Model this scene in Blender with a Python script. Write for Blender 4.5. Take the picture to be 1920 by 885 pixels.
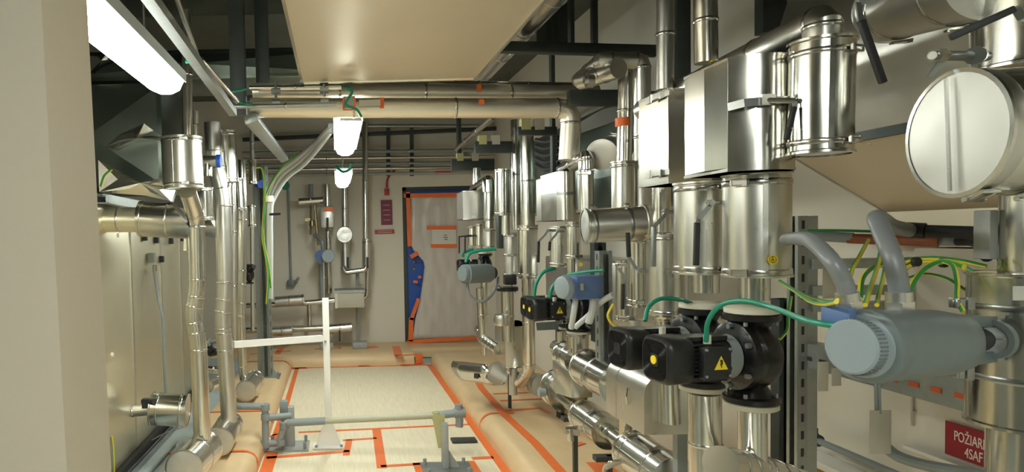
import bpy, bmesh, math, random
from mathutils import Vector, Matrix
random.seed(7)
for o in list(bpy.data.objects): bpy.data.objects.remove(o)
SC = bpy.context.scene
COL = SC.collection
V = Vector

# ------------------------------------------------------------------ camera
F = 1250.0; CX, CY = 632.0, 490.0; PITCH = 0.04; ROLL = 0.024; CAMZ = 1.62
cam_d = bpy.data.cameras.new('camera'); cam = bpy.data.objects.new('camera', cam_d); COL.objects.link(cam)
cam_d.sensor_width = 36; cam_d.lens = F/1920*36
cam_d.shift_x = (960-CX)/1920; cam_d.shift_y = (CY-442.5)/1920
cam_d.clip_start = 0.05
_fw = V((0, math.cos(PITCH), -math.sin(PITCH)))
_r0 = V((1, 0, 0)); _u0 = _r0.cross(_fw)
_r = _r0*math.cos(ROLL) - _u0*math.sin(ROLL)
_u = _r0*math.sin(ROLL) + _u0*math.cos(ROLL)
M3 = Matrix((_r, _u, -_fw)).transposed()
cam.matrix_world = Matrix.Translation((0, 0, CAMZ)) @ M3.to_4x4()
SC.camera = cam
CAMP = V((0, 0, CAMZ))
SC.view_settings.view_transform = 'Standard'; SC.view_settings.look = 'None'
SC.view_settings.gamma = 1; SC.view_settings.use_curve_mapping = False
SC.view_settings.exposure = 1.32
w = bpy.data.worlds.new('world'); SC.world = w; w.use_nodes = True
w.node_tree.nodes['Background'].inputs[0].default_value = (0.75, 0.8, 0.8, 1)
w.node_tree.nodes['Background'].inputs[1].default_value = 0.15
LAMP_POWER = 11.0

def P(px, py, Y):
    d = M3 @ V(((px-CX)/F, (CY-py)/F, -1))
    return CAMP + d*(Y/d.y)
def PX(px, py, X):                        # same ray, met at a given X
    d = M3 @ V(((px-CX)/F, (CY-py)/F, -1))
    return CAMP + d*(X/d.x)
def PZ(px, py, z):
    d = M3 @ V(((px-CX)/F, (CY-py)/F, -1))
    return CAMP + d*((z-CAMZ)/d.z)
def RR(wpx, Y, x=CX): return wpx/2/F*Y*math.cos(math.atan((x-CX)/F))

# ------------------------------------------------------------------ materials
def mat(name, col, rough=0.5, metal=0.0, bump=0, bscale=20, var=0, vscale=8, rvar=0, emit=None, stretch=None, bdist=0.01, spec=None):
    m = bpy.data.materials.new(name); m.use_nodes = True
    nt = m.node_tree; b = nt.nodes['Principled BSDF']
    b.inputs['Base Color'].default_value = (*col, 1); b.inputs['Roughness'].default_value = rough
    b.inputs['Metallic'].default_value = metal
    if spec is not None: b.inputs['Specular IOR Level'].default_value = spec
    tc = nt.nodes.new('ShaderNodeTexCoord'); mp = nt.nodes.new('ShaderNodeMapping')
    nt.links.new(tc.outputs['Object'], mp.inputs[0])
    if stretch: mp.inputs['Scale'].default_value = stretch
    def noise(s, d=3):
        n = nt.nodes.new('ShaderNodeTexNoise'); n.inputs['Scale'].default_value = s; n.inputs['Detail'].default_value = d
        nt.links.new(mp.outputs[0], n.inputs['Vector']); return n
    if var:
        n = noise(vscale); mx = nt.nodes.new('ShaderNodeMix'); mx.data_type = 'RGBA'
        mx.inputs[6].default_value = (*[max(0, c*(1-var)) for c in col], 1)
        mx.inputs[7].default_value = (*[min(1, c*(1+var)) for c in col], 1)
        nt.links.new(n.outputs['Fac'], mx.inputs[0]); nt.links.new(mx.outputs[2], b.inputs['Base Color'])
    if rvar:
        n = noise(vscale*1.7); mr = nt.nodes.new('ShaderNodeMapRange')
        mr.inputs[3].default_value = max(0.03, rough-rvar); mr.inputs[4].default_value = rough+rvar
        nt.links.new(n.outputs['Fac'], mr.inputs[0]); nt.links.new(mr.outputs[0], b.inputs['Roughness'])
    if bump:
        n = noise(bscale, 0.5); bp = nt.nodes.new('ShaderNodeBump'); bp.inputs['Strength'].default_value = bump
        bp.inputs['Distance'].default_value = bdist
        nt.links.new(n.outputs['Fac'], bp.inputs['Height']); nt.links.new(bp.outputs[0], b.inputs['Normal'])
    if emit:
        b.inputs['Emission Color'].default_value = (*emit[0], 1); b.inputs['Emission Strength'].default_value = emit[1]
    return m
M = {}
M['alu'] = mat('aluminium cladding', (.66, .65, .595), .19, 1, bump=.35, bscale=6, rvar=.07, var=.05)
M['aluw'] = mat('dented aluminium cladding', (.66, .65, .59), .29, 1, bump=.55, bscale=5, rvar=.05, var=.04, vscale=5)
M['panel'] = mat('folded aluminium panel', (.68, .66, .60), .2, 1, bump=.9, bscale=3.5, rvar=.05, stretch=(1, 1, .6))
M['alud'] = mat('dull aluminium', (.62, .61, .57), .34, 1, bump=.3, bscale=8, rvar=.08, var=.08)
M['cap'] = mat('brushed end cap', (.62, .62, .59), .42, .8, bump=.5, bscale=14, var=.14, vscale=14, rvar=.1)
M['band'] = mat('strap steel', (.55, .54, .50), .22, 1)
M['banddark'] = mat('dark strap steel', (.30, .31, .30), .3, 1)
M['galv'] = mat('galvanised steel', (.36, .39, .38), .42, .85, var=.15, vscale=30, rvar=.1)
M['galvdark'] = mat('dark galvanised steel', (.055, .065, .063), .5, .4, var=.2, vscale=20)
M['darkduct'] = mat('dark duct sheet', (.15, .18, .16), .30, .9, bump=.5, bscale=3, var=.2, vscale=3, bdist=.03)  # dark green grey metal, tone mottled by noise
M['foil'] = mat('crumpled foil', (.72, .72, .68), .22, 1, bump=.5, bscale=5, bdist=.02)
M['ahu'] = mat('stainless casing', (.74, .70, .54), .36, .85, bump=.12, bscale=2.5, var=.05, vscale=3, rvar=.05, bdist=.01)
M['beigeduct'] = mat('duct sheet', (.72, .64, .50), .42, .55, bump=.2, bscale=2, var=.05, vscale=2, bdist=.02)
M['wall'] = mat('painted wall', (.63, .60, .52), .8, var=.04, vscale=3)
M['wallw'] = mat('white wall', (.68, .64, .545), .75, var=.03, vscale=3)
M['part'] = mat('beige partition', (.58, .515, .415), .7, var=.02, vscale=60)
M['back'] = mat('darkened wall', (.20, .20, .17), .8)  # wall colour darkened so the metal cladding mirrors dark streaks
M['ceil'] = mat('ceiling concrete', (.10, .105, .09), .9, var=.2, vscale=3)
M['floor'] = mat('grey floor paint', (.36, .42, .42), .5, var=.15)
M['board'] = mat('fibre board', (.74, .655, .47), .6, var=.16, vscale=9, stretch=(6, .5, 1))
M['paper'] = mat('brown paper', (.66, .48, .27), .45, var=.12, vscale=5, bump=.25, bscale=7, stretch=(1, 1, 1))
M['tape'] = mat('orange tape', (.80, .17, .035), .4, var=.1, vscale=20)
M['plastic'] = mat('milky plastic sheet', (.58, .53, .49), .3, bump=1.0, bscale=9, var=.12, vscale=9, stretch=(1, 1, .35), bdist=.03)
M['blue'] = mat('blue door paint', (.02, .09, .42), .4)
M['dark'] = mat('dark shadow gap', (.03, .03, .03), .8)
M['black'] = mat('black plastic', (.012, .012, .013), .36, bump=.1, bscale=60, spec=.5)
M['blackp'] = mat('black cast iron', (.008, .008, .009), .3, bump=.3, bscale=40)
M['rubber'] = mat('black grip rubber', (.02, .02, .022), .6)
M['cream'] = mat('cream gasket', (.60, .57, .46), .55)
M['white'] = mat('white powder coat', (.78, .77, .72), .4)
M['greyact'] = mat('grey actuator plastic', (.145, .175, .178), .42, var=.04, vscale=30)
M['greylight'] = mat('pale blue grey plastic', (.26, .31, .335), .45)
M['blueact'] = mat('blue actuator plastic', (.10, .17, .36), .42)
M['flex'] = mat('grey flexible conduit', (.20, .212, .22), .4, .1)
M['flexl'] = mat('pale grey conduit', (.48, .51, .50), .4)
M['green'] = mat('green cable', (.005, .23, .14), .4)
M['ygy'] = mat('yellow insulation', (.72, .58, .04), .4)
M['ygg'] = mat('green stripe', (.03, .26, .06), .4)
M['yellow'] = mat('yellow sign paint', (.85, .62, .02), .5)
M['ywool'] = mat('mineral wool', (.34, .25, .07), .95, var=.25, vscale=30, bump=.6, bscale=40)
M['maroon'] = mat('maroon enamel', (.20, .02, .06), .5)
M['red'] = mat('red enamel', (.42, .02, .03), .45)
M['orange'] = mat('orange label', (.85, .16, .03), .5)
M['whitel'] = mat('white lettering', (.85, .80, .72), .6)
M['bluevalve'] = mat('blue handle plastic', (.03, .12, .6), .4)
M['brass'] = mat('brass', (.30, .25, .14), .35, .9)
M['greyp'] = mat('grey pvc pipe', (.24, .27, .27), .45, var=.08)
M['greyx'] = mat('grey paint', (.33, .34, .32), .5, var=.15, vscale=14)
M['tag'] = mat('beige tag plate', (.45, .42, .34), .55)
M['copper'] = mat('brown rusty pipe', (.25, .07, .03), .5, .2, var=.3, vscale=12)
M['lamp'] = mat('lit diffuser', (.9, .9, .9), .4, emit=((.93, 1.0, .93), LAMP_POWER))
M['lampf'] = mat('lit bright diffuser', (.9, .9, .9), .4, emit=((.95, 1.0, .92), LAMP_POWER*2.0))
M['lampbody'] = mat('grey lamp housing', (.40, .41, .39), .5)
M['white2'] = mat('paper sheet', (.66, .64, .60), .6)
M['copper2'] = mat('orange in tray slots', (.55, .09, .02), .5)  # plain orange, shown in the slots of the cable tray
M['crown2'] = mat('greenish beige pipe', (.42, .41, .29), .5, var=.1)
M['pipew'] = mat('warm dull cladding', (.80, .74, .62), .38, .9, bump=.2, bscale=5)
M['crown'] = mat('pale clamp liner', (.45, .43, .20), .7)

# ------------------------------------------------------------------ mesh builder
def frame(d):
    d = d.normalized(); up = V((0, 0, 1)) if abs(d.z) < .95 else V((0, 1, 0))
    a = d.cross(up).normalized(); b = a.cross(d).normalized(); return a, b
class MB:
    def __init__(s): s.bm = bmesh.new(); s.mi = 0
    def face(s, vs, mi=None):
        try:
            f = s.bm.faces.new(vs); f.material_index = s.mi if mi is None else mi; return f
        except ValueError: return None
    def tube(s, pts, r, seg=20, cap=True, rs=None, mif=None):
        pts = [V(p) for p in pts]; n = len(pts)
        d0 = (pts[1]-pts[0]).normalized(); a, b = frame(d0)
        rings = []
        for i in range(n):
            di = (pts[i]-pts[i-1]).normalized() if i > 0 else d0
            do = (pts[i+1]-pts[i]).normalized() if i < n-1 else di
            t = (di+do); t = t.normalized() if t.length > 1e-6 else di
            rr = rs[i] if rs else r; c = max(.25, t.dot(di)); ring = []
            for k in range(seg):
                th = 2*math.pi*k/seg
                o = (a*math.cos(th)+b*math.sin(th))*rr
                ring.append(s.bm.verts.new(pts[i]+o-di*(o.dot(t)/c)))   # mitre: slide onto the bisector plane
            rings.append(ring)
            if i < n-1:
                q = di.rotation_difference(do); a = q @ a; b = q @ b
        for i in range(n-1):
            for k in range(seg):
                k2 = (k+1) % seg
                s.face((rings[i][k], rings[i][k2], rings[i+1][k2], rings[i+1][k]), mif(k) if mif else None)
        if cap: s.face(list(reversed(rings[0]))); s.face(rings[-1])
        return s
    def lathe(s, A, d, prof, seg=32, sup=2.0):
        """prof = [(radius, distance along d)] ; first and last closed when radius 0"""
        A = V(A); d = V(d).normalized(); a, b = frame(d); rings = []
        for r, t in prof:
            if r <= 1e-6: rings.append([s.bm.verts.new(A+d*t)]); continue
            ring = []
            for k in range(seg):
                th = 2*math.pi*k/seg; c, q = math.cos(th), math.sin(th)
                if sup != 2.0:
                    n = (abs(c)**sup+abs(q)**sup)**(-1/sup); c *= n; q *= n
                ring.append(s.bm.verts.new(A+d*t+(a*c+b*q)*r))
            rings.append(ring)
        for i in range(len(rings)-1):
            R0, R1 = rings[i], rings[i+1]
            for k in range(seg):
                k2 = (k+1) % seg
                if len(R0) == 1 and len(R1) == 1: break
                if len(R0) == 1: s.face((R0[0], R1[k2], R1[k]))
                elif len(R1) == 1: s.face((R0[k], R0[k2], R1[0]))
                else: s.face((R0[k], R0[k2], R1[k2], R1[k]))
        return s
    def hexa(s, c8):
        v = [s.bm.verts.new(V(p)) for p in c8]
        for f in ((0, 3, 2, 1), (4, 5, 6, 7), (0, 1, 5, 4), (1, 2, 6, 5), (2, 3, 7, 6), (3, 0, 4, 7)): s.face([v[i] for i in f])
        return s
    def box(s, lo, hi):
        x0, y0, z0 = lo; x1, y1, z1 = hi
        return s.hexa([(x0, y0, z0), (x1, y0, z0), (x1, y1, z0), (x0, y1, z0), (x0, y0, z1), (x1, y0, z1), (x1, y1, z1), (x0, y1, z1)])
    def obox(s, c, ax, ay, az, sx, sy, sz):
        """oriented box, half sizes"""
        c = V(c); X, Y, Z = V(ax)*sx, V(ay)*sy, V(az)*sz
        return s.hexa([c-X-Y-Z, c+X-Y-Z, c+X+Y-Z, c-X+Y-Z, c-X-Y+Z, c+X-Y+Z, c+X+Y+Z, c-X+Y+Z])
    def bar(s, p, q, wd, h, side=None):
        p, q = V(p), V(q); d = (q-p).normalized()
        a, b = frame(d)
        if side is not None:
            a = (V(side)-d*V(side).dot(d)).normalized(); b = a.cross(d).normalized()
        return s.obox((p+q)/2, a, b, d, wd/2, h/2, (q-p).length/2)
    def prism(s, poly, ext):
        ext = V(ext); a = [s.bm.verts.new(V(p)) for p in poly]; b = [s.bm.verts.new(V(p)+ext) for p in poly]; n = len(poly)
        s.face(list(reversed(a))); s.face(b)
        for i in range(n): s.face((a[i], a[(i+1) % n], b[(i+1) % n], b[i]))
        return s
    def build(s, name, m, parent=None, origin=None, bevel=0, smooth=35):
        if parent is not None: org = V(parent['_org'])
        elif origin is not None: org = V(origin)
        else:
            zs = [v.co for v in s.bm.verts]
            org = V((sum(v.x for v in zs)/len(zs), sum(v.y for v in zs)/len(zs), min(v.z for v in zs)))
        bmesh.ops.translate(s.bm, verts=s.bm.verts, vec=-org)
        bmesh.ops.recalc_face_normals(s.bm, faces=s.bm.faces)
        if bevel:
            es = [e for e in s.bm.edges if len(e.link_faces) == 2 and e.calc_face_angle(0) > .6]
            bmesh.ops.bevel(s.bm, geom=es, offset=bevel, segments=2, affect='EDGES', profile=.5)
        me = bpy.data.meshes.new(name); s.bm.to_mesh(me); s.bm.free()
        for mm in (m if isinstance(m, (list, tuple)) else [m]): me.materials.append(M[mm] if isinstance(mm, str) else mm)
        if smooth:
            me.polygons.foreach_set('use_smooth', [True]*len(me.polygons)); me.set_sharp_from_angle(angle=math.radians(smooth))
        o = bpy.data.objects.new(name, me); COL.objects.link(o)
        if parent is not None: o.parent = parent
        else: o.location = org
        o['_org'] = tuple(org)
        return o
def T(name, label, cat, base, group=None):
    o = bpy.data.objects.new(name, None); COL.objects.link(o); o.location = V(base); o.empty_display_size = .05
    o['_org'] = tuple(V(base)); o['label'] = label; o['category'] = cat
    if group: o['group'] = group
    return o
def tag(o, label, cat, group=None):
    o['label'] = label; o['category'] = cat
    if group: o['group'] = group
    return o
def struct(mb, name, m, **k):
    o = mb.build(name, m, **k); o['kind'] = 'structure'; return o

def rounded(pts, rad, n=4):
    pts = [V(p) for p in pts]; out = [pts[0]]
    for i in range(1, len(pts)-1):
        p = pts[i]; a = (pts[i-1]-p); b = (pts[i+1]-p)
        r = min(rad, a.length*.49, b.length*.49); A = p+a.normalized()*r; B = p+b.normalized()*r
        for k in range(n+1):
            t = k/n; out.append(A*(1-t)**2+p*2*t*(1-t)+B*t*t)
    out.append(pts[-1]); return out
def spline(pts, n=8):
    pts = [V(p) for p in pts]; q = [pts[0]*2-pts[1]]+pts+[pts[-1]*2-pts[-2]]; out = []
    for i in range(1, len(q)-2):
        for k in range(n):
            t = k/n; p0, p1, p2, p3 = q[i-1], q[i], q[i+1], q[i+2]
            out.append(.5*((2*p1)+(p2-p0)*t+(2*p0-5*p1+4*p2-p3)*t*t+(3*p1-p0-3*p2+p3)*t**3))
    out.append(pts[-1]); return out

# ------------------------------------------------------------------ builders of repeated kinds
def pipe(label, pts, r, name='insulated_pipe', cat='pipe', m='alu', rad=None, n=3, step=.55, bm_='band', seg=24, group=None, bands=True):
    pts = [V(p) for p in pts]
    base = min(pts, key=lambda p: p.z).copy()
    t = T(name, label, cat, base, group)
    pp = rounded(pts, rad if rad is not None else r*1.6, n) if len(pts) > 2 else pts
    MB().tube(pp, r, seg).build('cladding', m, t)
    if bands:
        for i in range(len(pts)-1):
            a, b = pts[i], pts[i+1]; L = (b-a).length; d = (b-a)/L
            m0 = (rad or r*1.6) if i > 0 else .01; m1 = (rad or r*1.6) if i < len(pts)-2 else .01
            ts = []
            if i > 0: ts.append(m0)
            if i < len(pts)-2: ts.append(L-m1)
            k = max(0, int((L-m0-m1)/step))
            ts += [m0+(L-m0-m1)*(j+1)/(k+1) for j in range(k)]
            if not ts: ts = [L*.5]
            for q in ts:
                if q < .008 or q > L-.008: continue
                c = a+d*q
                MB().lathe(c-d*.006, d, [(0, 0), (r+.0012, 0), (r+.0028, .004), (r+.0028, .008), (r+.0012, .012), (0, .012)], seg).build('joint_band', bm_, t)
    return t
def strap(t, c, d, r, wd=.014, m='band', latch=None, seg=32):
    """closing strap with its over-centre latch; latch = direction in which it sits"""
    b = MB().lathe(c-d*wd/2, d, [(0, 0), (r+.001, 0), (r+.0025, wd*.2), (r+.0025, wd*.8), (r+.001, wd), (0, wd)], seg).build('strap', m, t)
    if latch is not None:
        l = V(latch)-d*V(latch).dot(d); l.normalize(); s = d.cross(l).normalized()
        q = c+l*(r+.006)
        mb = MB()
        mb.obox(q, s, d, l, .022, wd*.45, .0025)
        mb.obox(q+s*.014+l*.004, s, d, l, .006, wd*.6, .004)
        mb.tube([q-s*.024-d*wd*.5+l*.003, q-s*.024+d*wd*.5+l*.003], .003, 8)
        mb.tube([q-s*.024-d*wd*.45+l*.003, q+s*.012-d*wd*.45+l*.006], .0018, 6)
        mb.tube([q-s*.024+d*wd*.45+l*.003, q+s*.012+d*wd*.45+l*.006], .0018, 6)
        mb.build('latch', 'band', b)
    return b
def can(label, A, B, r, straps=(.07, .93), latch=(-.55, -.8, 0), name='insulated_valve_cover', cat='pipe insulation', m='alu', bm_='band',
        capm=None, group=None, seam=True, seg=40, cone=None, wd=.014):
    A, B = V(A), V(B); d = (B-A); L = d.length; d /= L
    base = A if A.z < B.z else B
    t = T(name, label, cat, base, group)
    h = .003
    c0 = cone or (0, 0)
    prof = [(r-.004, -.0005), (r+.0045, 0), (r+.0045, h*2), (r, h*3), (r, L-h*3), (r+.0045, L-h*2), (r+.0045, L), (r-.004, L+.0005)]
    MB().lathe(A, d, prof, seg).build('cladding', m, t)
    for e, sgn, nm in ((A, -1, c0[0]), (B, 1, c0[1])):
        k = MB(); dd = d*sgn; cc = e-dd*.006
        if nm: k.lathe(cc, dd, [(r-.003, 0), (r-.003, .002), (nm, .008+abs(r-nm)*.35), (nm, .02+abs(r-nm)*.35), (0, .02+abs(r-nm)*.35)], seg)
        else: k.lathe(cc, dd, [(r-.002, 0), (r-.002, .003), (r-.010, .004), (r*.5, .0045), (0, .005)], seg)
        k.build('end_cap', capm or m, t)
    if seam:
        l = V((-.3, -.95, .1)); l = (l-d*l.dot(d)).normalized()
        s = MB(); s.obox(A+d*L/2+l*(r+.0005), d.cross(l).normalized(), l, d, .006, .0015, L/2-.004); s.build('seam', m, t)
    for q in straps: strap(t, A+d*L*q, d, r, wd, bm_, latch, seg)
    return t
def handle(t, p, out, arm, L1, L2, grip='rubber', arm_m='galv', w1=.011, stem=.05):
    """ball valve lever: stem, cranked flat arm, rubber grip"""
    p, out, arm = V(p), V(out).normalized(), V(arm).normalized()
    s = out.cross(arm).normalized()
    mb = MB(); q = p+out*stem
    mb.tube([p-out*.01, q+out*.008], .0075, 12); mb.tube([q-out*.004, q+out*.012], .012, 6)
    q2 = q+arm*L1*.45+out*.0; q3 = q2+arm*L1*.55+out*.03
    mb.bar(q-arm*.012, q2, w1*2, .004, s); mb.bar(q2, q3, w1*2, .004, s)
    h = mb.build('valve_handle', arm_m, t)
    g = MB(); g.bar(q3, q3+arm*L2, w1*2.0, .012, s); g.build('handle_grip', grip, h, bevel=.003)
    return h
def flange(t, c, d, r, th, nm='flange', m='blackp', bolts=4, rim=None):
    f = MB().lathe(c, d, [(0, 0), (r*.96, 0), (r, th*.15), (r, th*.85), (r*.96, th), (0, th)], 36).build(nm, m, t)
    a, b = frame(d)
    for k in range(bolts):
        mb = MB()
        th_ = math.pi*2*(k+.5)/bolts; q = c+(a*math.cos(th_)+b*math.sin(th_))*r*.84
        mb.tube([q-d*.012, q+d*(th+.012)], .006, 6); mb.build('bolt', 'galv', f)
    return f
def pump(label, C, ax, s=1.0, box_side=-1, badge='yellow', rp=.055, fl=(.115, -.13), group=None, cablex=None, gask=True):
    """inline circulator: volute in the vertical pipe, motor out along ax"""
    C = V(C); ax = V(ax).normalized(); z = V((0, 0, 1)); ax = (ax-z*ax.z).normalized(); y = z.cross(ax).normalized()
    if y.y > 0: y = -y                                            # y points to the camera side
    t = T('circulation_pump', label, 'pump', C+z*(fl[1]*s), group)
    q = lambda x, yy=0, zz=0: C+(ax*x+y*yy+z*zz)*s
    MB().lathe(q(-.085), ax, [(0, 0), (.045*s, 0), (.066*s, .012*s), (.086*s, .03*s), (.092*s, .052*s), (.092*s, .078*s), (.082*s, .092*s), (.093*s, .094*s), (.093*s, .112*s), (.07*s, .122*s), (0, .122*s)], 40).build('volute', 'blackp', t)
    nz = MB(); nz.tube([q(-.03, 0, fl[1]+.012), q(-.03, 0, fl[1]+.05), q(-.03, 0, 0), q(-.03, 0, fl[0]-.05), q(-.03, 0, fl[0]-.012)], 1, 24, rs=[.058*s, .036*s, .05*s, .036*s, .058*s]); nz.build('nozzle', 'blackp', t)
    for sg in (0, 1):
        zz = fl[sg]; dz = -1 if sg == 0 else 1
        flange(t, q(-.03, 0, zz), z*dz, .07*s, .018*s)
        if gask: MB().lathe(q(-.03, 0, zz-dz*.0), -z*dz, [(0, 0), (.062*s, 0), (.067*s, .003*s), (.067*s, .015*s), (.062*s, .018*s), (0, .018*s)], 36).build('gasket', 'cream', t)
    for k in range(6):                                           # volute bolts
        th = k*math.pi/3+.5; p = q(.03, math.cos(th)*.082, math.sin(th)*.082)
        MB().tube([p, p+ax*.012*s], .0075*s, 6).build('bolt', 'galv', t)
    MB().lathe(q(.04), ax, [(0, 0), (.060*s, 0), (.057*s, .014*s), (.052*s, .03*s), (0, .03*s)], 32).build('mounting_ring', 'greyp', t)
    mb = MB(); mb.lathe(q(.065), ax, [(0, 0), (.05*s, 0), (.05*s, .13*s), (0, .13*s)], 28, sup=3.2)
    for k in range(9):
        zz = -.044+.011*k
        mb.obox(q(.15, 0, zz), ax, y, z, .05*s, .058*s, .0018*s)
    for sg in (-1, 1): mb.obox(q(.13, 0, sg*.055), ax, y, z, .065*s, .03*s, .006*s)
    mb.build('motor_body', 'black', t)
    b = MB(); b.obox(q(.13, .062, -.002), ax, y, z, .040*s, .018*s, .043*s); tb = b.build('terminal_box', 'black', t, bevel=.005*s)
    for i in (-1, 1):
        for j in (-1, 1): sc = MB(); sc.tube([q(.13+i*.033, .079, j*.035), q(.13+i*.033, .083, j*.035)], .004*s, 8); sc.build('screw', 'galv', tb)
    cx = .122; tr = [q(cx-.019, .0805, -.018), q(cx+.019, .0805, -.018), q(cx, .0805, .018)]
    ws = MB().prism(tr, y*.0015*s).build('warning_sign', 'yellow', tb)
    mk = MB(); mk.prism([q(cx-.003, .082, .008), q(cx+.004, .082, .008), q(cx+.001, .082, -.002), q(cx+.004, .082, -.002), q(cx-.001, .082, -.014), q(cx-.001, .082, -.004), q(cx-.004, .082, -.004)], y*.001*s)
    mk.build('flash_symbol', 'black', ws)
    gl = MB(); gl.tube([q(.135, .045, .04), q(.135, .045, .068)], .011*s, 6); gl.build('cable_gland', 'cream', t)
    prof = [(0, 0), (.058*s, 0), (.063*s, .008*s), (.065*s, .06*s), (.063*s, .07*s), (.056*s, .078*s)]
    r = .053
    while r > .02:
        prof += [(r*s, .0785*s), ((r-.002)*s, .073*s), ((r-.004)*s, .073*s)]; r -= .006
    prof += [(.018*s, .079*s), (0, .079*s)]
    fc = MB().lathe(q(.18), ax, prof, 56, sup=4.4).build('fan_cover', 'black', t)
    if badge: MB().lathe(q(.18+.078), ax, [(0, 0), (.012*s, 0), (.012*s, .0035*s), (0, .0035*s)], 20).build('centre_badge', badge, fc)
    return t, q
def cable(label, pts, r=.006, m='green', name='power_cable', cat='cable', n=8, ends=None, group=None, seg=10):
    t = MB(); sp = spline(pts, n)
    if m == 'yg': t.tube(sp, r, 8, mif=lambda k: 1 if k in (0, 1, 4, 5) else 0); o = t.build(name, ['ygy', 'ygg'])
    else: t.tube(sp, r, seg); o = t.build(name, m)
    return tag(o, label, cat, group)
def flexconduit(label, pts, r, m='flex', n=10, name='flexible_conduit', ends=True, group=None):
    sp = spline(pts, n); t = T(name, label, 'conduit', min(sp, key=lambda p: p.z), group)
    # ribbed hose
    dense = []; 
    for i in range(len(sp)-1):
        L = (sp[i+1]-sp[i]).length; k = max(1, int(L/(r*.45)))
        for j in range(k): dense.append(sp[i].lerp(sp[i+1], j/k))
    dense.append(sp[-1])
    MB().tube(dense, r, 16, rs=[r if i % 2 else r*.955 for i in range(len(dense))]).build('hose', m, t, smooth=60)
    if ends:
        d = (sp[-1]-sp[-2]).normalized()
        g = MB(); g.tube([sp[-1]-d*r*.8, sp[-1]+d*r*.3], r*1.25, 24); g.tube([sp[-1]+d*r*.3, sp[-1]+d*r*1.3], r*1.4, 6); g.build('threaded_gland', 'alud', t)
    return t
def strut(label, p, q, w=.041, side=None, slots=True, m='galv', name='slotted_channel', cat='channel', foot=None, pitch=.06, face=(0, -1, 0), group=None, lips=True):
    """cold formed slotted channel from p to q; the open C looks to `face`"""
    p, q = V(p), V(q); d = (q-p).normalized(); f = V(face); f = (f-d*f.dot(d)).normalized(); s = d.cross(f).normalized()
    L = (q-p).length; c = (p+q)/2; h = w/2; th = .0015
    t = T(name, label, cat, p if p.z < q.z else q, group)
    mb = MB()
    mb.obox(c-f*h, s, f, d, h, th, L/2)
    for sg in (-1, 1):
        mb.obox(c+s*sg*h, s, f, d, th, h, L/2); mb.obox(c+f*h+s*sg*h*.72, s, f, d, h*.28, th, L/2)
    mb.build('profile', m, t)
    if slots:
        sm = MB(); n = min(60, int(L/pitch))
        for k in range(n):
            cc = p+d*(L*(k+.5)/n)
            sm.obox(cc-f*(h-th-.0006), s, f, d, .006, .0006, pitch*.24)
            for sg in (-1, 1): sm.obox(cc+s*sg*(h+th+.0004), s, f, d, .0005, .006, pitch*.24)
        sm.build('slots', 'dark', t)
    if foot:
        fb = MB(); fb.box((p.x-foot, p.y-foot*.8, p.z), (p.x+foot, p.y+foot*.8, p.z+.008))
        for i in (-1, 1):
            for j in (-1, 1): fb.tube([(p.x+i*foot*.75, p.y+j*foot*.55, p.z), (p.x+i*foot*.75, p.y+j*foot*.55, p.z+.03)], .007, 6)
            fb.prism([(p.x+i*h, p.y-.003, p.z+.008), (p.x+i*foot*.8, p.y-.003, p.z+.008), (p.x+i*h, p.y-.003, p.z+.11)], (0, .006, 0))
        fb.build('base_plate', m, t)
    return t
def textmesh(s, size, origin, xdir, ydir, name, m, parent, ext=.0006, xs=1):
    cu = bpy.data.curves.new(name, 'FONT'); cu.body = s; cu.size = size; cu.extrude = ext
    tmp = bpy.data.objects.new('tmp', cu); COL.objects.link(tmp)
    bpy.context.view_layer.update()
    me = bpy.data.meshes.new_from_object(tmp.evaluated_get(bpy.context.evaluated_depsgraph_get()))
    bpy.data.objects.remove(tmp)
    X, Y = V(xdir).normalized(), V(ydir).normalized(); Z = X.cross(Y)
    R = Matrix((X*xs, Y, Z)).transposed().to_4x4(); org = V(parent['_org'])
    me.transform(Matrix.Translation(V(origin)-org) @ R)
    me.materials.clear(); me.materials.append(M[m])
    o = bpy.data.objects.new(name, me); COL.objects.link(o); o.parent = parent; o['_org'] = tuple(org); return o

# ================================================================== room shell
YB = 9.05; XL, XR = -1.95, 2.15; CH = 3.45; YR = -3.2
struct(MB().box((XL-.1, YR-.1, -.12), (XR+.1, YB+.3, -.012)), 'floor', 'floor')
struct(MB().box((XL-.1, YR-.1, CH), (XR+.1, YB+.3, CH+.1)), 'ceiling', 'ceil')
DL = P(757, 500, YB).x; DR = P(905, 500, YB).x; DT = P(800, 350, YB).z; DB = P(800, 640, YB).z
mb = MB(); mb.box((XL, YB, -.01), (DL, YB+.15, CH)); mb.box((DR, YB, -.01), (XR, YB+.15, CH)); mb.box((DL, YB, DT), (DR, YB+.15, CH)); mb.box((DL, YB, -.01), (DR, YB+.15, DB))
struct(mb, 'wall_back', 'wallw')
struct(MB().box((XL-.1, YR, -.01), (XL, YB+.15, CH)), 'wall_left', 'back')
struct(MB().box((XR, YR, -.01), (XR+.1, YB+.15, CH)), 'wall_right', 'wallw')
struct(MB().box((XL-.1, YR-.1, -.01), (XR+.1, YR, CH)), 'wall_rear', 'back')
# near partition on the left
pa, pb = P(163, 0, 1.25), P(209, 885, 1.25)
dzp = (pb-pa)/(pb.z-pa.z)
top = pa+dzp*(2.9-pa.z); bot = pa+dzp*(0-pa.z)
mb = MB(); mb.hexa([(XL, 1.05, 0), (bot.x, 1.05, 0), (bot.x, 1.25, 0), (XL, 1.25, 0), (XL, 1.05, 2.9), (top.x, 1.05, 2.9), (top.x, 1.25, 2.9), (XL, 1.25, 2.9)])
struct(mb, 'wall_partition', 'part')

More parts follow.
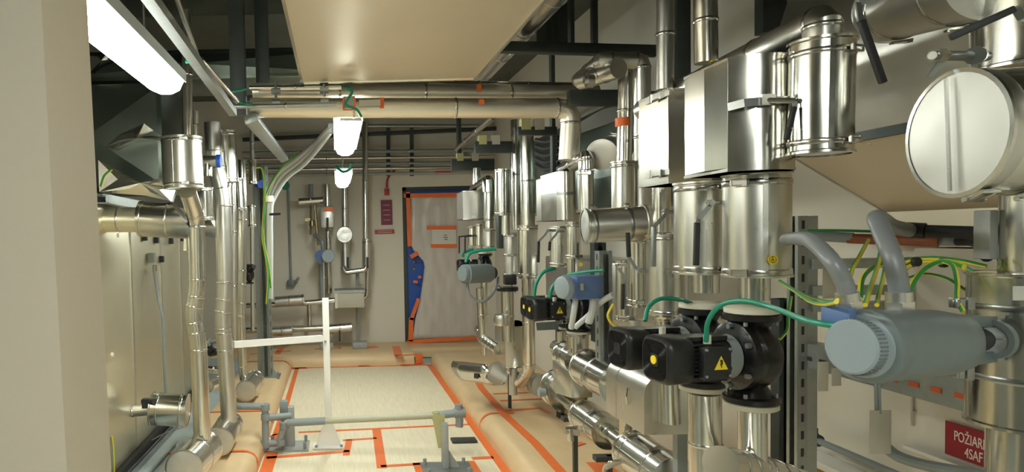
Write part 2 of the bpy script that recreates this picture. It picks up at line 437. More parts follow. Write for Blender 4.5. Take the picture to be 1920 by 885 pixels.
# door: blue leaf behind a taped plastic sheet
df = MB(); fw = .05
df.box((DL, YB+.02, DB), (DL+fw, YB+.12, DT)); df.box((DR-fw, YB+.02, DB), (DR, YB+.12, DT)); df.box((DL, YB+.02, DT-fw), (DR, YB+.12, DT))
dl = MB().box((DL+.01, YB+.06, DB), (DR-.01, YB+.10, DT-.01)); door = struct(dl, 'door_1', 'blue')
df.build('door_frame', 'galvdark', door)
hd = MB(); hy = YB+.06
for (x, y) in ((776, 491), (776, 504)):
    c = P(x, y, hy); hd.lathe(c+V((0, -.02, 0)), (0, 1, 0), [(0, 0), (.018, 0), (.024, .02), (0, .02)], 14)
c = P(776, 491, hy); hd.tube([c+V((0, -.03, 0)), c+V((.10, -.03, 0))], .008, 8)
hd.build('door_handle', 'brass', door)
ys = YB-.012
poly = [(769, 366), (897, 363), (903, 632), (775, 637), (789, 560), (797, 493), (775, 470), (771, 462)]
sheet_t = T('plastic_sheet', 'milky plastic dust sheet taped over the blue door with a torn flap', 'plastic sheet', P(835, 640, ys))
# wrinkled sheet: grid clipped to outline by rows
rows = 26; colsn = 16; gm = MB(); grid = []
def sheet_left(y):
    pts = [(366, 769), (462, 770), (470, 776), (493, 797), (560, 788), (600, 778), (637, 773)]
    for (y0, x0), (y1, x1) in zip(pts, pts[1:]):
        if y <= y1: return x0+(x1-x0)*(y-y0)/(y1-y0)
    return pts[-1][1]
for i in range(rows+1):
    y = 364+(636-364)*i/rows; row = []
    for j in range(colsn+1):
        xl = sheet_left(max(366, y)); x = xl+(905-xl)*j/colsn
        p = P(x, y, ys); wv = .012*math.sin(j*1.3+i*.45)+.008*math.sin(j*2.9-i*.8)
        row.append(gm.bm.verts.new(p+V((0, -abs(wv)-.002, 0))))
    grid.append(row)
for i in range(rows):
    for j in range(colsn): gm.face((grid[i][j], grid[i][j+1], grid[i+1][j+1], grid[i+1][j]))
gs = gm.build('sheet', 'plastic', sheet_t, smooth=70)
so = gs.modifiers.new('thickness', 'SOLIDIFY'); so.thickness = .001
def tstrip(par, a, b, wpx, Y, name='tape_strip', m='tape', th=.003):
    """flat strip on the back wall between two image points"""
    p, q = P(*a, Y), P(*b, Y); k = MB(); wd = wpx/F*Y
    k.bar(p, q, wd, th, (q-p).cross(V((0, 1, 0)))); return k.build(name, m, par)
yt = ys-.024
tstrip(sheet_t, (757, 367), (868, 365), 8, yt)
tstrip(sheet_t, (765, 360), (768, 462), 8, yt)
tstrip(sheet_t, (785, 560), (771, 600), 7, yt)
tstrip(sheet_t, (771, 596), (770, 640), 9, yt)
tstrip(sheet_t, (764, 641), (904, 633), 7, yt)
tstrip(sheet_t, (770, 482), (784, 474), 8, yt)
tstrip(sheet_t, (784, 519), (790, 520), 5, yt); tstrip(sheet_t, (775, 528), (783, 529), 5, yt)
no = T('paper_notice', 'white paper notice held by two orange tape strips on the plastic sheet', 'notice', P(832, 465, yt-.004))
a, b = P(810, 430, yt-.006), P(856, 463, yt-.006)
MB().box((a.x, a.y-.001, b.z), (b.x, a.y+.001, a.z)).build('paper', 'white2', no)
tstrip(no, (800, 427), (855, 427), 7, yt-.009); tstrip(no, (808, 461), (856, 461), 7, yt-.009)
sq = MB()
for yy, x0, x1 in ((441, 832, 838), (445, 831, 840), (449, 833, 839)): sq.bar(P(x0, yy, yt-.0085), P(x1, yy, yt-.0085), .012, .0006, (0, 0, 1))
sq.build('faint_print', 'greyact', no)

# ================================================================== floor coverings
board = T('floor_board', 'pale fibre board sheets covering the sunken centre of the floor', 'floor protection', (.28, 5, -.01))
XA, XB_, YE = -.58, 1.13, 8.1
bm_ = MB(); bm_.box((XA, YR+.3, -.011), (XB_, YE+.1, 0)); bm_.build('sheeting', 'board', board)
def ftape(par, a, b, wd, z=.0, name='tape_strip'):
    p, q = PZ(*a, z), PZ(*b, z); k = MB(); p.z = q.z = z+.0018; k.bar(p, q, wd, .003, (q-p).cross(V((0, 0, 1)))); return k.build(name, 'tape', par)
def wtape(par, x0, y0, x1, y1, wd, z=0):
    k = MB(); p, q = V((x0, y0, z+.0018)), V((x1, y1, z+.0018)); k.bar(p, q, wd, .003, (q-p).cross(V((0, 0, 1)))); return k.build('tape_strip', 'tape', par)
wtape(board, XA+.03, 2.0, XA+.07, 6.0, .09); wtape(board, XA+.06, 6.0, XA+.06, YE, .05)
wtape(board, XB_-.03, 2.0, XB_-.03, YE, .06)
wtape(board, XA, YE-.0, XB_, YE-.0, .05)
ftape(board, (560, 811), (880, 796), .035); ftape(board, (706, 806), (716, 878), .07)
ftape(board, (643, 826), (706, 822), .035); ftape(board, (655, 825), (649, 854), .05); ftape(board, (500, 859), (655, 846), .05)
ftape(board, (505, 819), (520, 814), .03); ftape(board, (714, 875), (792, 870), .04); ftape(board, (785, 868), (800, 905), .09)
ftape(board, (860, 826), (885, 822), .045); ftape(board, (880, 865), (905, 905), .07); ftape(board, (885, 860), (925, 858), .05)
ftape(board, (540, 692), (575, 690), .09); ftape(board, (672, 686), (692, 685), .13); ftape(board, (750, 684), (788, 682), .1)
cv = MB(); a, b = PZ(847, 830, 0), PZ(892, 826, 0); cv.box((a.x, a.y-.03, 0), (b.x, b.y+.03, .022)); tag(cv.build('cable_cover', 'galvdark', bevel=.006), 'dark flat cover strip lying on the fibre board beside the right paper ledge', 'cover strip')

H = .14
def ledge(name, label, sec, y0, y1, ax='y', m='paper', ny=14):
    """rounded paper covered step: section (x,z) swept along y (or x)"""
    t = T(name, label, 'floor protection', ((sec[0][0]+sec[-1][0])/2 if ax == 'y' else (y0+y1)/2, (y0+y1)/2 if ax == 'y' else (sec[0][0]+sec[-1][0])/2, 0))
    k = MB(); R = []
    for i in range(ny+1):
        s = y0+(y1-y0)*i/ny; row = []
        for j, (x, z) in enumerate(sec):
            wob = .006*math.sin(i*1.9+j*.7)+.004*math.sin(i*3.1-j) if 0 < j < len(sec)-2 else 0
            p = V((x+wob, s, z+wob*.3)) if ax == 'y' else V((s, x+wob, z+wob*.3))
            row.append(k.bm.verts.new(p))
        R.append(row)
    for i in range(ny):
        for j in range(len(sec)-1): k.face((R[i][j], R[i][j+1], R[i+1][j+1], R[i+1][j]))
    k.face([v for v in R[0]]); k.face([v for v in reversed(R[-1])])
    k.build('paper_cover', m, t, smooth=60); return t
def rsec(x0, x1, h=H, r=.10, bulge=.0):
    s = 1 if x1 > x0 else -1; out = [(x0, 0)]
    for k in range(7):
        th = math.pi/2*k/6; out.append((x0+s*(r-r*math.cos(th)), h-r+r*math.sin(th)))
    out += [(x1, h), (x1, 0)]; return out
RL = ledge('paper_covered_ledge', 'long rounded step wrapped in brown paper on the right, with an orange tape seam', rsec(XB_, XR-.002), 1.6, 8.18)
LL = ledge('paper_covered_ledge', 'rounded step wrapped in brown paper along the left, under the floor pipe caps', rsec(XA, -1.10), 2.0, 8.145)
struct(MB().box((XL, 1.3, -.01), (-1.105, 8.15, H-.004)), 'trim_1', 'floor')
BL = ledge('paper_covered_ledge', 'low step wrapped in glossy brown paper below the back wall pipes', rsec(8.16, YB-.004, r=.12), XL+.05, DL+.02, 'x')
BR = ledge('paper_covered_ledge', 'low step wrapped in brown paper in front of the taped door', rsec(8.62, YB-.004, h=.12, r=.05), DL+.03, XR-.01, 'x')
def htape(par, pts, wd, z=H):
    ps = [PZ(x, y, z) for x, y in pts]
    for p, q in zip(ps, ps[1:]):
        k = MB(); p2, q2 = V((p.x, p.y, z+.004)), V((q.x, q.y, z+.004)); k.bar(p2, q2, wd, .003, (q2-p2).cross(V((0, 0, 1)))); k.build('tape_strip', 'tape', par)
htape(RL, [(893, 712), (903, 728), (945, 777), (1002, 830), (1062, 897)], .065)
htape(RL, [(925, 739), (1000, 736)], .03); htape(RL, [(938, 752), (1015, 748)], .03)
htape(RL, [(947, 771), (1013, 765), (1030, 774)], .035)
htape(RL, [(1080, 832), (1090, 835)], .1); htape(RL, [(1120, 868), (1180, 930)], .14); htape(RL, [(1010, 668), (1038, 668)], .08); htape(RL, [(1225, 862), (1262, 860)], .35)
htape(RL, [(925, 690), (1000, 684)], .05)
def sectape(par, sec, y, wd, j0=1, j1=9):
    k = MB(); pr = [V((x, y, z)) for x, z in sec[j0:j1]]
    for p, q in zip(pr, pr[1:]):
        d = (q-p); n = V((-d.z, 0, d.x)).normalized()
        if n.z < -.01 or (abs(n.z) < .02 and n.x*(pr[0].x-pr[-1].x) < 0): n = -n
        k.obox((p+q)/2+n*.006, d.normalized(), (0, 1, 0), n, d.length/2+.003, wd/2, .0015)
    return k.build('tape_strip', 'tape', par)
sr = rsec(XB_, 1.40); sectape(RL, sr, 5.35, .028)
sl = rsec(XA, -1.2); sectape(LL, sl, 4.55, .03); sectape(LL, sl, 5.6, .03, 1, 9); sectape(LL, sl, 7.85, .04)
htape(BL, [(742, 650), (747, 665)], .10); htape(BL, [(748, 668), (790, 664)], .05)
htape(BL, [(470, 664), (545, 658)], .03); htape(BL, [(520, 664), (528, 652)], .08); htape(BL, [(590, 655), (640, 652)], .03); htape(BL, [(690, 652), (706, 650)], .12)
k = MB(); a = P(782, 664, 8.15); b = P(790, 684, 8.15); k.box((a.x-.02, 8.145, 0.01), (b.x+.02, 8.152, H-.02)); k.build('tape_strip', 'tape', BL)
k = MB(); a = P(812, 667, 8.61); b = P(890, 660, 8.61); k.box((a.x, 8.608, .0), (b.x, 8.614, .03)); k.build('tape_strip', 'tape', BR)

# ================================================================== light fittings
def lamp(label, X, y0, y1, z, w=.15, lm='lampf', hood=False):
    t = T('batten_lamp', label, 'lamp', (X, (y0+y1)/2, z-.05), None)
    h = w/2; k = MB(); nY = 10
    sec = lambda y, s: [V((X-h*s, y, z)), V((X-h*s*.95, y, z-.02*s)), V((X-h*.72*s, y, z-.055*s)), V((X-h*.3*s, y, z-.07*s)), V((X+h*.3*s, y, z-.07*s)), V((X+h*.72*s, y, z-.055*s)), V((X+h*.95*s, y, z-.02*s)), V((X+h*s, y, z))]
    R = []
    for y, s in ((y0, .82), (y0+.015, .95), (y0+.05, 1), (y1-.05, 1), (y1-.015, .95), (y1, .82)):
        R.append([k.bm.verts.new(p) for p in sec(y, s)])
    for i in range(5):
        for j in range(7): k.face((R[i][j], R[i][j+1], R[i+1][j+1], R[i+1][j]))
        k.face((R[i][7], R[i][0], R[i+1][0], R[i+1][7]))
    k.face(R[0]); k.face(list(reversed(R[-1])))
    k.build('diffuser', lm, t, smooth=50)
    k = MB(); k.box((X-h*.9, y0+.01, z+.001), (X+h*.9, y1-.01, z+.035)); k.build('housing', 'lampbody', t, bevel=.008)
    k = MB()
    for s in (-1, 1): k.bar((X+s*(h+.003), y0+.02, z-.004), (X+s*(h+.003), y1-.02, z-.004), .004, .04, (1, 0, 0))
    k.build('shading_lip', 'lampbody', t)  # strips added along the diffuser to cut light thrown upward
    if hood:
        k = MB(); k.prism([(X-h*3.4, y0-.1, z-.075), (X-h, y0-.1, z+.04), (X+h, y0-.1, z+.04), (X+h*3.4, y0-.1, z-.075), (X+h*3.4, y0-.1, z-.07), (X+h, y0-.1, z+.046), (X-h, y0-.1, z+.046), (X-h*3.4, y0-.1, z-.07)], (0, y1-y0+.2, 0)); k.build('added_hood', 'lampbody', t)  # hood added to the unseen lamps, keeps their light off the upper walls
    for y in (y0+.25, (y0+y1)/2, y1-.25):
        for s in (-1, 1): k = MB(); k.box((X+s*h-.004, y-.015, z-.02), (X+s*h+.004, y+.015, z+.015)); k.build('clip', 'band', t)
    for y in (y0+.3, y1-.3): k = MB(); k.tube([(X, y, z+.03), (X, y, CH-.002)], .004, 6); k.build('hanger', 'galv', t)
    return t
ZL = 2.23
LX = P(654, 228, 3.59).x
l1 = P(325, 144, 2.68)
lamp('large glaring batten lamp at the upper left beside the beige partition', l1.x-.02, 1.30, l1.y-.02, P(325, 144, 2.6).z-.02+.03)
lamp('lit batten lamp hanging just behind the cross pipes', P(650, 260, 4.2).x, 3.62, 4.9, P(654, 226, 3.6).z+.03)
lamp('small far batten lamp hanging in front of the back wall', P(644, 340, 6.3).x, 6.0, 7.2, P(643, 327, 6.0).z+.03)
lamp('added batten lamp behind the viewer, brightening the near end of the corridor', .35, -1.3, .1, 2.45, lm='lampf', hood=True)  # unseen lamp, added to brighten the near end of the room
lamp('added rearmost batten lamp behind the viewer, giving the near end more light', .35, -2.9, -1.6, 2.45, lm='lampf', hood=True)  # second unseen lamp, added behind the camera for the same fill


# ================================================================== large ducts
# centre duct over the corridor
def duct(label, lo, hi, m='beigeduct', rim=True, name='air_duct', creases=None):
    t = T(name, label, 'duct', ((lo[0]+hi[0])/2, (lo[1]+hi[1])/2, lo[2]))
    MB().box(lo, hi).build('casing', m, t, bevel=.02)
    return t
zc = P(730, 150, 3.4).z
cl, cr = P(566, 150, 3.4).x, P(892, 148, 3.4).x
cd = T('air_duct', 'wide pale duct hanging over the middle of the corridor', 'duct', ((cl+cr)/2, 2.4, zc))
k = MB(); sec = []
nx, ny = 10, 12; g = []
for i in range(ny+1):
    y = .9+(3.40-.9)*i/ny; row = []
    for j in range(nx+1):
        x = cl+(cr-cl)*j/nx; sag = -.018*math.sin(math.pi*j/nx)*math.sin(math.pi*(i+.3)/4.0)**2
        row.append(k.bm.verts.new((x, y, zc+sag)))
    g.append(row)
for i in range(ny):
    for j in range(nx): k.face((g[i][j], g[i][j+1], g[i+1][j+1], g[i+1][j]))
tops = {}
for (i, j) in [(0, 0), (0, nx), (ny, 0), (ny, nx)]: c = g[i][j].co; tops[(i, j)] = k.bm.verts.new((c.x, c.y, CH-.25))
k.face([g[0][j] for j in range(nx+1)]+[tops[(0, nx)], tops[(0, 0)]]); k.face([g[ny][j] for j in range(nx+1)]+[tops[(ny, nx)], tops[(ny, 0)]])
k.face([g[i][0] for i in range(ny+1)]+[tops[(ny, 0)], tops[(0, 0)]]); k.face([g[i][nx] for i in range(ny+1)]+[tops[(ny, nx)], tops[(0, nx)]])
k.face([tops[(0, 0)], tops[(0, nx)], tops[(ny, nx)], tops[(ny, 0)]])
k.build('casing', 'beigeduct', cd, smooth=25)
k = MB(); k.tube([(cl+.01, 3.415, zc+.012), (cr-.01, 3.415, zc+.012)], .022, 12); k.build('rounded_hem', 'alu', cd)
for s, x in ((0, cl), (1, cr)):
    k = MB(); k.box((x-.006, .9, zc-.004), (x+.006, 3.4, zc+.03)); k.build('corner_seam', 'alu', cd)
# transverse duct beyond it, and dark ducts at the upper left
def bent(label, lo, hi, m, face='y', amp=.02, name='air_duct', n=8):
    t = T(name, label, 'duct', ((lo[0]+hi[0])/2, (lo[1]+hi[1])/2, lo[2])); k = MB()
    k.box(lo, hi); k.build('casing', m, t, bevel=.012)
    if face == 'y':      # cross-broken sheet on the viewer's side
        k = MB(); x0, z0, x1, z1 = lo[0]+.03, lo[2]+.03, hi[0]-.03, hi[2]-.03; y = lo[1]-.001
        a, b, c, d, e = (k.bm.verts.new(p) for p in ((x0, y, z0), (x1, y, z0), (x1, y, z1), (x0, y, z1), ((x0+x1)/2, y-amp, (z0+z1)/2)))
        for f in ((a, b, e), (b, c, e), (c, d, e), (d, a, e)): k.face(f)
        k.build('creased_panel', m, t, smooth=0)
    return t
z1 = P(250, 95, 4.6).z; z2 = P(250, 152, 4.6).z
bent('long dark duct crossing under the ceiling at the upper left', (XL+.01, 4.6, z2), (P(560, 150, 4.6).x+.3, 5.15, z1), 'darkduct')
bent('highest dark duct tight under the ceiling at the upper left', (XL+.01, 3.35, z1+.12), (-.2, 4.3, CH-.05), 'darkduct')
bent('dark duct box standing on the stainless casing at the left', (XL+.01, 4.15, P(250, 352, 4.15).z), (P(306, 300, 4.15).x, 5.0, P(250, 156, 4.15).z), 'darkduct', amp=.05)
# crumpled insulation foil around the box
def foil(label, outline, Y, seed):
    rnd = random.Random(seed); k = MB()
    c = k.bm.verts.new(P(sum(p[0] for p in outline)/len(outline), sum(p[1] for p in outline)/len(outline), Y-.12))
    vs = [k.bm.verts.new(P(x, y, Y-rnd.uniform(.0, .09))) for x, y in outline]
    vb = [k.bm.verts.new(v.co+V((0, .05, 0))) for v in vs]
    n = len(vs)
    for i in range(n):
        m_ = vs[i].co.lerp(vs[(i+1) % n].co, .5).lerp(c.co, .4)+V((0, rnd.uniform(-.03, .05), 0)); mv = k.bm.verts.new(m_)
        k.face((vs[i], vs[(i+1) % n], mv)); k.face((vs[(i+1) % n], c, mv)); k.face((c, vs[i], mv)); k.face((vs[i], vb[i], vb[(i+1) % n], vs[(i+1) % n]))
    k.face(list(reversed(vb)))
    return tag(k.build('crumpled_foil', 'foil', smooth=20), label, 'insulation foil')
foil('upper piece of crumpled bright foil folded over the dark duct box', [(196, 275), (224, 252), (270, 231), (288, 245), (309, 258), (306, 262), (252, 268), (215, 278)], 4.12, 3)
foil('lower crumpled foil bulging on top of the stainless casing', [(184, 300), (211, 316), (240, 335), (272, 352), (300, 340), (322, 330), (330, 352), (322, 378), (270, 366), (186, 360)], 3.95, 5)
foil('small folded foil corner by the partition edge at upper left', [(168, 105), (200, 100), (222, 108), (186, 122), (170, 135)], 4.1, 8)
# stainless air handling casing
XH = -1.38
ah = T('air_handling_unit', 'tall stainless air handling unit casing along the left wall', 'air handling unit', (XH-.25, 4.9, 0))
zt = P(190, 362, 3.9).z
MB().box((XL+.005, 2.6, H+.07), (XH, 6.25, zt)).build('casing', 'ahu', ah, bevel=.01)
for y in (3.62, 4.45, 5.2, 5.85):
    k = MB(); k.box((XH, y-.012, H+.09), (XH+.006, y+.012, zt-.02)); k.build('panel_joint', 'alud', ah)
k = MB(); k.box((XL+.005, 2.6, H-.003), (XH+.035, 6.25, H+.07)); k.build('base_frame', 'rubber', ah)
for (x, y, Y_) in ((223, 441, 4.2), (212, 665, 4.05)):
    p = PX(x, y, XH+.008); MB().lathe(p-V((.01, 0, 0)), (1, 0, 0), [(0, 0), (.014, 0), (.012, .012), (0, .014)], 14).build('screw_cap', 'white', ah)
for x, y in ((268, 445), (290, 450), (318, 452), (340, 447), (300, 486)):
    p = PX(x, y, XH+.002); k = MB(); k.obox(p, (1, 0, 0), (0, 1, 0), (0, 0, 1), .03, .02, .025); k.build('hinge', 'rubber', ah, bevel=.006)
strut('galvanised channel running along the top edge of the stainless casing', PX(190, 372, XH+.05), PX(330, 398, XH+.05), w=.05, slots=False, face=(0, 0, 1))
# conduit and tube on the casing
p0 = PX(285, 478, XH+.03)
tb = T('sensor_tube', 'thin grey sensor tube with a brass elbow running down the stainless casing', 'tube', PX(312, 735, XH+.10))
k = MB(); k.tube(spline([PX(288, 500, XH+.06), PX(297, 560, XH+.09), PX(305, 600, XH+.12), PX(308, 680, XH+.12), PX(311, 738, XH+.12)]), .011, 10); k.build('tube', 'greyp', tb)
k = MB(); k.obox(PX(285, 483, XH+.03), (1, 0, 0), (0, 1, 0), (0, 0, 1), .025, .03, .035); k.build('junction_box', 'greyx', tb, bevel=.004)
k = MB(); k.tube([PX(290, 497, XH+.05), PX(290, 508, XH+.05)], .016, 8); k.build('fitting', 'brass', tb)

# ------------------------------------------------------------------ right side ducts
def extr(label, sec, y0, y1, m, name='air_duct', seams=()):
    t = T(name, label, 'duct', (sum(p[0] for p in sec)/len(sec), (y0+y1)/2, min(p[1] for p in sec)))
    MB().prism([(x, y0, z) for x, z in sec], (0, y1-y0, 0)).build('casing', m, t)
    return t
cs = [(1.72, 3.2), (1.72, 2.45)]+[(1.72-.06*math.sin(math.pi*k/8), 2.45-(2.45-1.90)*k/8) for k in range(1, 9)]+[(1.78, 1.875), (XR-.01, 1.64), (XR-.01, 3.2)]
d1 = extr('big sheet metal duct high on the right wall behind the round end cap', cs, .75, 2.55, 'alud')
k = MB(); k.prism([(1.715, .75, 1.885), (1.715, .75, 1.925), (1.735, .75, 1.925), (1.735, .75, 1.885)], (0, 1.8, 0)); k.build('flange_edge', 'galvdark', d1)
k = MB()
a, b, c, d = V((1.735, .78, 1.893)), V((XR-.03, .78, 1.651)), V((XR-.03, 2.555, 1.651)), V((1.735, 2.555, 1.893))
nrm = V((-.5, 0, -.86)).normalized()*.008; k.prism([a, b, c, d], nrm); k.build('soffit_panel', 'beigeduct', d1)
k = MB(); k.bar(V((1.735, 2.555, 1.885)), V((XR-.03, 2.555, 1.643)), .012, .008); k.build('edge_trim', 'alu', d1)
for yy in [1.0+.17*i for i in range(9)]:
    k = MB(); k.lathe(V((1.75, yy, 1.875)), (-.5, 0, -.86), [(0, 0), (.004, 0), (.004, .004), (0, .004)], 8); k.build('rivet', 'alu', d1)
extr('lower warm beige duct panel on the right wall behind the yellow cables', [(2.06, 1.655), (2.06, 1.53), (XR-.01, 1.53), (XR-.01, 1.655)], .7, 2.55, 'beigeduct')
d2 = extr('beige duct panel low on the right wall carrying the red sign', [(2.02, 1.525), (2.02, .02+H), (XR-.01, .02+H), (XR-.01, 1.525)], .7, PX(1712, 760, 2.02).y, 'wallw')
ye = PX(1712, 760, 2.02).y
k = MB(); k.box((2.012, ye-.008, .9), (2.02, ye, 1.4)); k.build('corner_bead', 'alud', d2)
for i in range(4):
    k = MB(); k.lathe(V((2.02, ye-.012, .95+.11*i)), (-1, 0, 0), [(0, 0), (.004, 0), (.004, .011), (0, .011)], 8); k.build('rivet', 'alud', d2)
k = MB(); zl = PX(1730, 842, 2.012).z; k.box((1.985, .8, zl-.012), (2.02, ye, zl)); k.build('ledge_trim', 'white', d2)
# red sign
sg = T('wall_sign', 'red sign with white letters low on the beige duct at the right edge', 'sign', PX(1820, 870, 2.012))
A = PX(1774, 788, 2.012); B = PX(1852, 868, 2.012)
zt_, zb_ = PX(1774, 788, 2.012).z, PX(1779, 852, 2.012).z
k = MB(); k.box((2.009, B.y-.06, zb_), (2.013, A.y, zt_)); k.build('plate', 'maroon', sg)
M['maroon2'] = mat('sign red enamel', (.30, .012, .025), .45)
sg.children[0].data.materials[0] = M['maroon2']
hgt = zt_-zb_
textmesh('POŽIARE', hgt*.42, V((2.0085, A.y-.032, zb_+hgt*.50)), (0, -1, 0), (0, 0, 1), 'lettering', 'whitel', sg, xs=.60)
textmesh('4SAF', hgt*.42, V((2.0085, A.y-.070, zb_+hgt*.10)), (0, -1, 0), (0, 0, 1), 'lettering', 'whitel', sg, xs=.62)
# mineral wool and ledge low on the right wall
zq = PX(1519, 846, 2.10).z
k = MB(); k.box((2.04, ye+.01, zq-.03), (XR-.005, 3.1, zq)); tag(k.build('wall_ledge', 'white'), 'narrow white ledge low on the right wall below the grey conduit', 'ledge')
k = MB(); k.box((2.075, ye+.01, H+.002), (XR-.005, 3.1, zq-.035)); tag(k.build('insulation_batt', 'ywool'), 'yellow brown mineral wool under the white ledge of the right wall', 'insulation')
# long ribs of high pipe and beams at top centre
yb = 3.75
def beam(label, p, q, h, wd, m='galvdark'):
    k = MB(); k.bar(p, q, wd, h, (0, 1, 0)); return tag(k.build('steel_beam', m, bevel=.003), label, 'beam')
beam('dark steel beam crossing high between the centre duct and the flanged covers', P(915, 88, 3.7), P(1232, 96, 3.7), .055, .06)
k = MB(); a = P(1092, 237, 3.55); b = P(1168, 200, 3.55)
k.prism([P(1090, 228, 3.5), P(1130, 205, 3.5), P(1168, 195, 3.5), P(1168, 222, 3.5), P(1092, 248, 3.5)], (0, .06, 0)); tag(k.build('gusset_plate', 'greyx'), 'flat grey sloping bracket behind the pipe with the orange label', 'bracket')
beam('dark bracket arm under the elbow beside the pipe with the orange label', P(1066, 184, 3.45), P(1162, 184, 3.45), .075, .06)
pipe('fat bright pipe running overhead to the right of the centre duct', [V((1.06, 2.2, 2.74)), V((1.06, 5.2, 2.74))], .07, m='alu', seg=28)

# ================================================================== cross pipes and cable tray
Yc = 3.55
pipe('lower of the two thick cross pipes, spanning the corridor and turning down at the right', [P(470, 202, Yc), P(1072, 203, Yc), P(1066, 300, Yc+.0)], .052, m='pipew', rad=.08, n=4, step=.6)
pipe('upper of the two thick cross pipes with orange tape patches', [P(475, 172, Yc+.10), P(1120, 176, Yc+.10)], .046, m='pipew', step=.5)
for i, (x, y) in enumerate(((900, 162), (897, 190), (826, 190))): pass
k = MB(); k.obox(P(898, 166, Yc+.06), (1, 0, 0), (0, 1, 0), (0, 0, 1), .012, .006, .02)
tag(k.build('orange_sticker', 'orange'), 'orange tape patch on the upper cross pipe near its right end', 'tape')
k = MB(); k.obox(P(903, 191, Yc-.052), (1, 0, 0), (0, 1, 0), (0, 0, 1), .014, .002, .012)
tag(k.build('orange_sticker', 'orange'), 'orange tape patch on the lower cross pipe, under the upper patch', 'tape')
k = MB(); k.obox(P(716, 193, Yc-.056), (1, 0, 0), (0, 1, 0), (0, 0, 1), .0115, .002, .028)
tag(k.build('orange_sticker', 'orange'), 'orange label end on the cross pipe right of the lamp bracket', 'tape')
pipe('thin bright pipe above the cross pipes at the left', [P(468, 165, Yc-.1), P(640, 163, Yc-.1)], .014, m='alu', step=.3)
pipe('thin galvanised conduit along the front of the cross pipes', [P(440, 200, Yc-.2), P(632, 196, Yc-.2)], .011, m='galv', step=.3)
pipe('upper short pale pipe above the cross pipes near the right elbow', [P(802, 158, Yc+.3), P(1085, 162, Yc+.3)], .022, m='alu', step=.4)
for x, yy in ((517, 172), (608, 170)):
    k = MB(); p = P(x, yy, Yc-.12); k.tube([p+V((0, 0, .05)), p-V((0, 0, .03))], .007, 8); k.obox(p, (1, 0, 0), (0, 1, 0), (0, 0, 1), .022, .03, .008); k.tube([p-V((.02, .0, .05)), p-V((-.02, 0, .05))], .012, 8)
    tag(k.build('pipe_clamp', 'galv'), 'pipe clamp on the left half of the cross pipes, '+('nearer the dark post' if x < 550 else 'nearer the lamp'), 'clamp')
# lamp bracket with orange frame
lb = T('lamp_bracket', 'lamp bracket marked with an orange tape frame on the cross pipes', 'bracket', P(654, 215, 3.5))
k = MB(); k.obox(P(655, 192, 3.47), (1, 0, 0), (0, 1, 0), (0, 0, 1), .03, .01, .03); k.build('plate', 'lampbody', lb)
for a, b in (((644, 182), (644, 206)), ((665, 182), (665, 206)), ((644, 206), (665, 206))): k = MB(); k.bar(P(*a, 3.455), P(*b, 3.455), .008, .003, (P(*b, 3.455)-P(*a, 3.455)).cross(V((0, 1, 0)))); k.build('orange_edge', 'orange', lb)
k = MB(); k.prism([P(636, 226, 3.58), P(645, 208, 3.52), P(672, 208, 3.52), P(679, 226, 3.58)], (0, .02, 0)); k.build('hood', 'lampbody', lb)
k = MB(); k.obox(P(693, 193, 3.46), (1, 0, 0), (0, 1, 0), (0, 0, 1), .055, .003, .016); k.build('label_plate', 'tag', lb)
cable('green cable looping over the lamp bracket marked orange', [P(645, 163, 3.45), P(660, 172, 3.42), P(648, 195, 3.42), P(668, 205, 3.42), P(677, 218, 3.45)], .007)
cable('short green cable at the left end of the cross conduit', [P(442, 187, 3.3), P(455, 193, 3.3), P(473, 196, 3.3)], .007)
cable('green cable wrapped on the sloping light rail beside the glaring lamp', [P(350, 116, 2.65), P(362, 112, 2.6), P(378, 112, 2.62)], .007)
cable('green cable on the dark hanging post above the rail end', [P(436, 172, 3.3), P(450, 170, 3.3), P(462, 167, 3.3)], .006)
cable('green cable between the second and the far lamp', [P(630, 312, 6.0), P(642, 322, 5.95), P(655, 318, 5.95), P(660, 305, 5.9)], .012)
# sloping rail that carries the lamps on the left
rt = T('light_rail', 'galvanised light rail sloping past the glaring lamp at the upper left', 'rail', P(437, 215, 3.25))
p, q = P(262, -30, 1.75), P(437, 212, 3.25)
k = MB(); k.bar(p, q, .036, .03, (1, 0, 0)); k.build('rail', 'galv', rt)
k = MB(); k.tube([P(322, -30, 1.85), P(372, 110, 2.65)], .009, 10); k.build('conduit', 'alu', rt)
k = MB(); k.tube([P(376, 112, 2.65), P(444, 190, 3.22)], .012, 10); k.build('conduit', 'alu', rt)
beam('galvanised channel running away from the rail end toward the far left', P(470, 222, 3.4), P(533, 298, 5.9), .07, .045, 'galv')
# dark hanging posts
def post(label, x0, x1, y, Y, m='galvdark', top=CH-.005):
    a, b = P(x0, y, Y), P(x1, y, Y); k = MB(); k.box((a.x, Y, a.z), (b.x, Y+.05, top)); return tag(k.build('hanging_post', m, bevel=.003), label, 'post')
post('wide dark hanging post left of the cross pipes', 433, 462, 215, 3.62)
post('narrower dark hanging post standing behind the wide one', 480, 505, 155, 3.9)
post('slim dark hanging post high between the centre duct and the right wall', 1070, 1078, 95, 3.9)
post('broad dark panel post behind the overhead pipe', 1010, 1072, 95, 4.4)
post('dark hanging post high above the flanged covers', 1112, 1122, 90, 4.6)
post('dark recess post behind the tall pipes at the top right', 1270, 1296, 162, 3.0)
k = MB(); a = P(1431, 60, 2.9); k.box((a.x, 2.9, a.z), (P(1495, 60, 2.9).x, 2.96, CH-.01)); tag(k.build('hanging_post', 'galvdark'), 'short broad dark post near the top behind the sloping pipe', 'post')

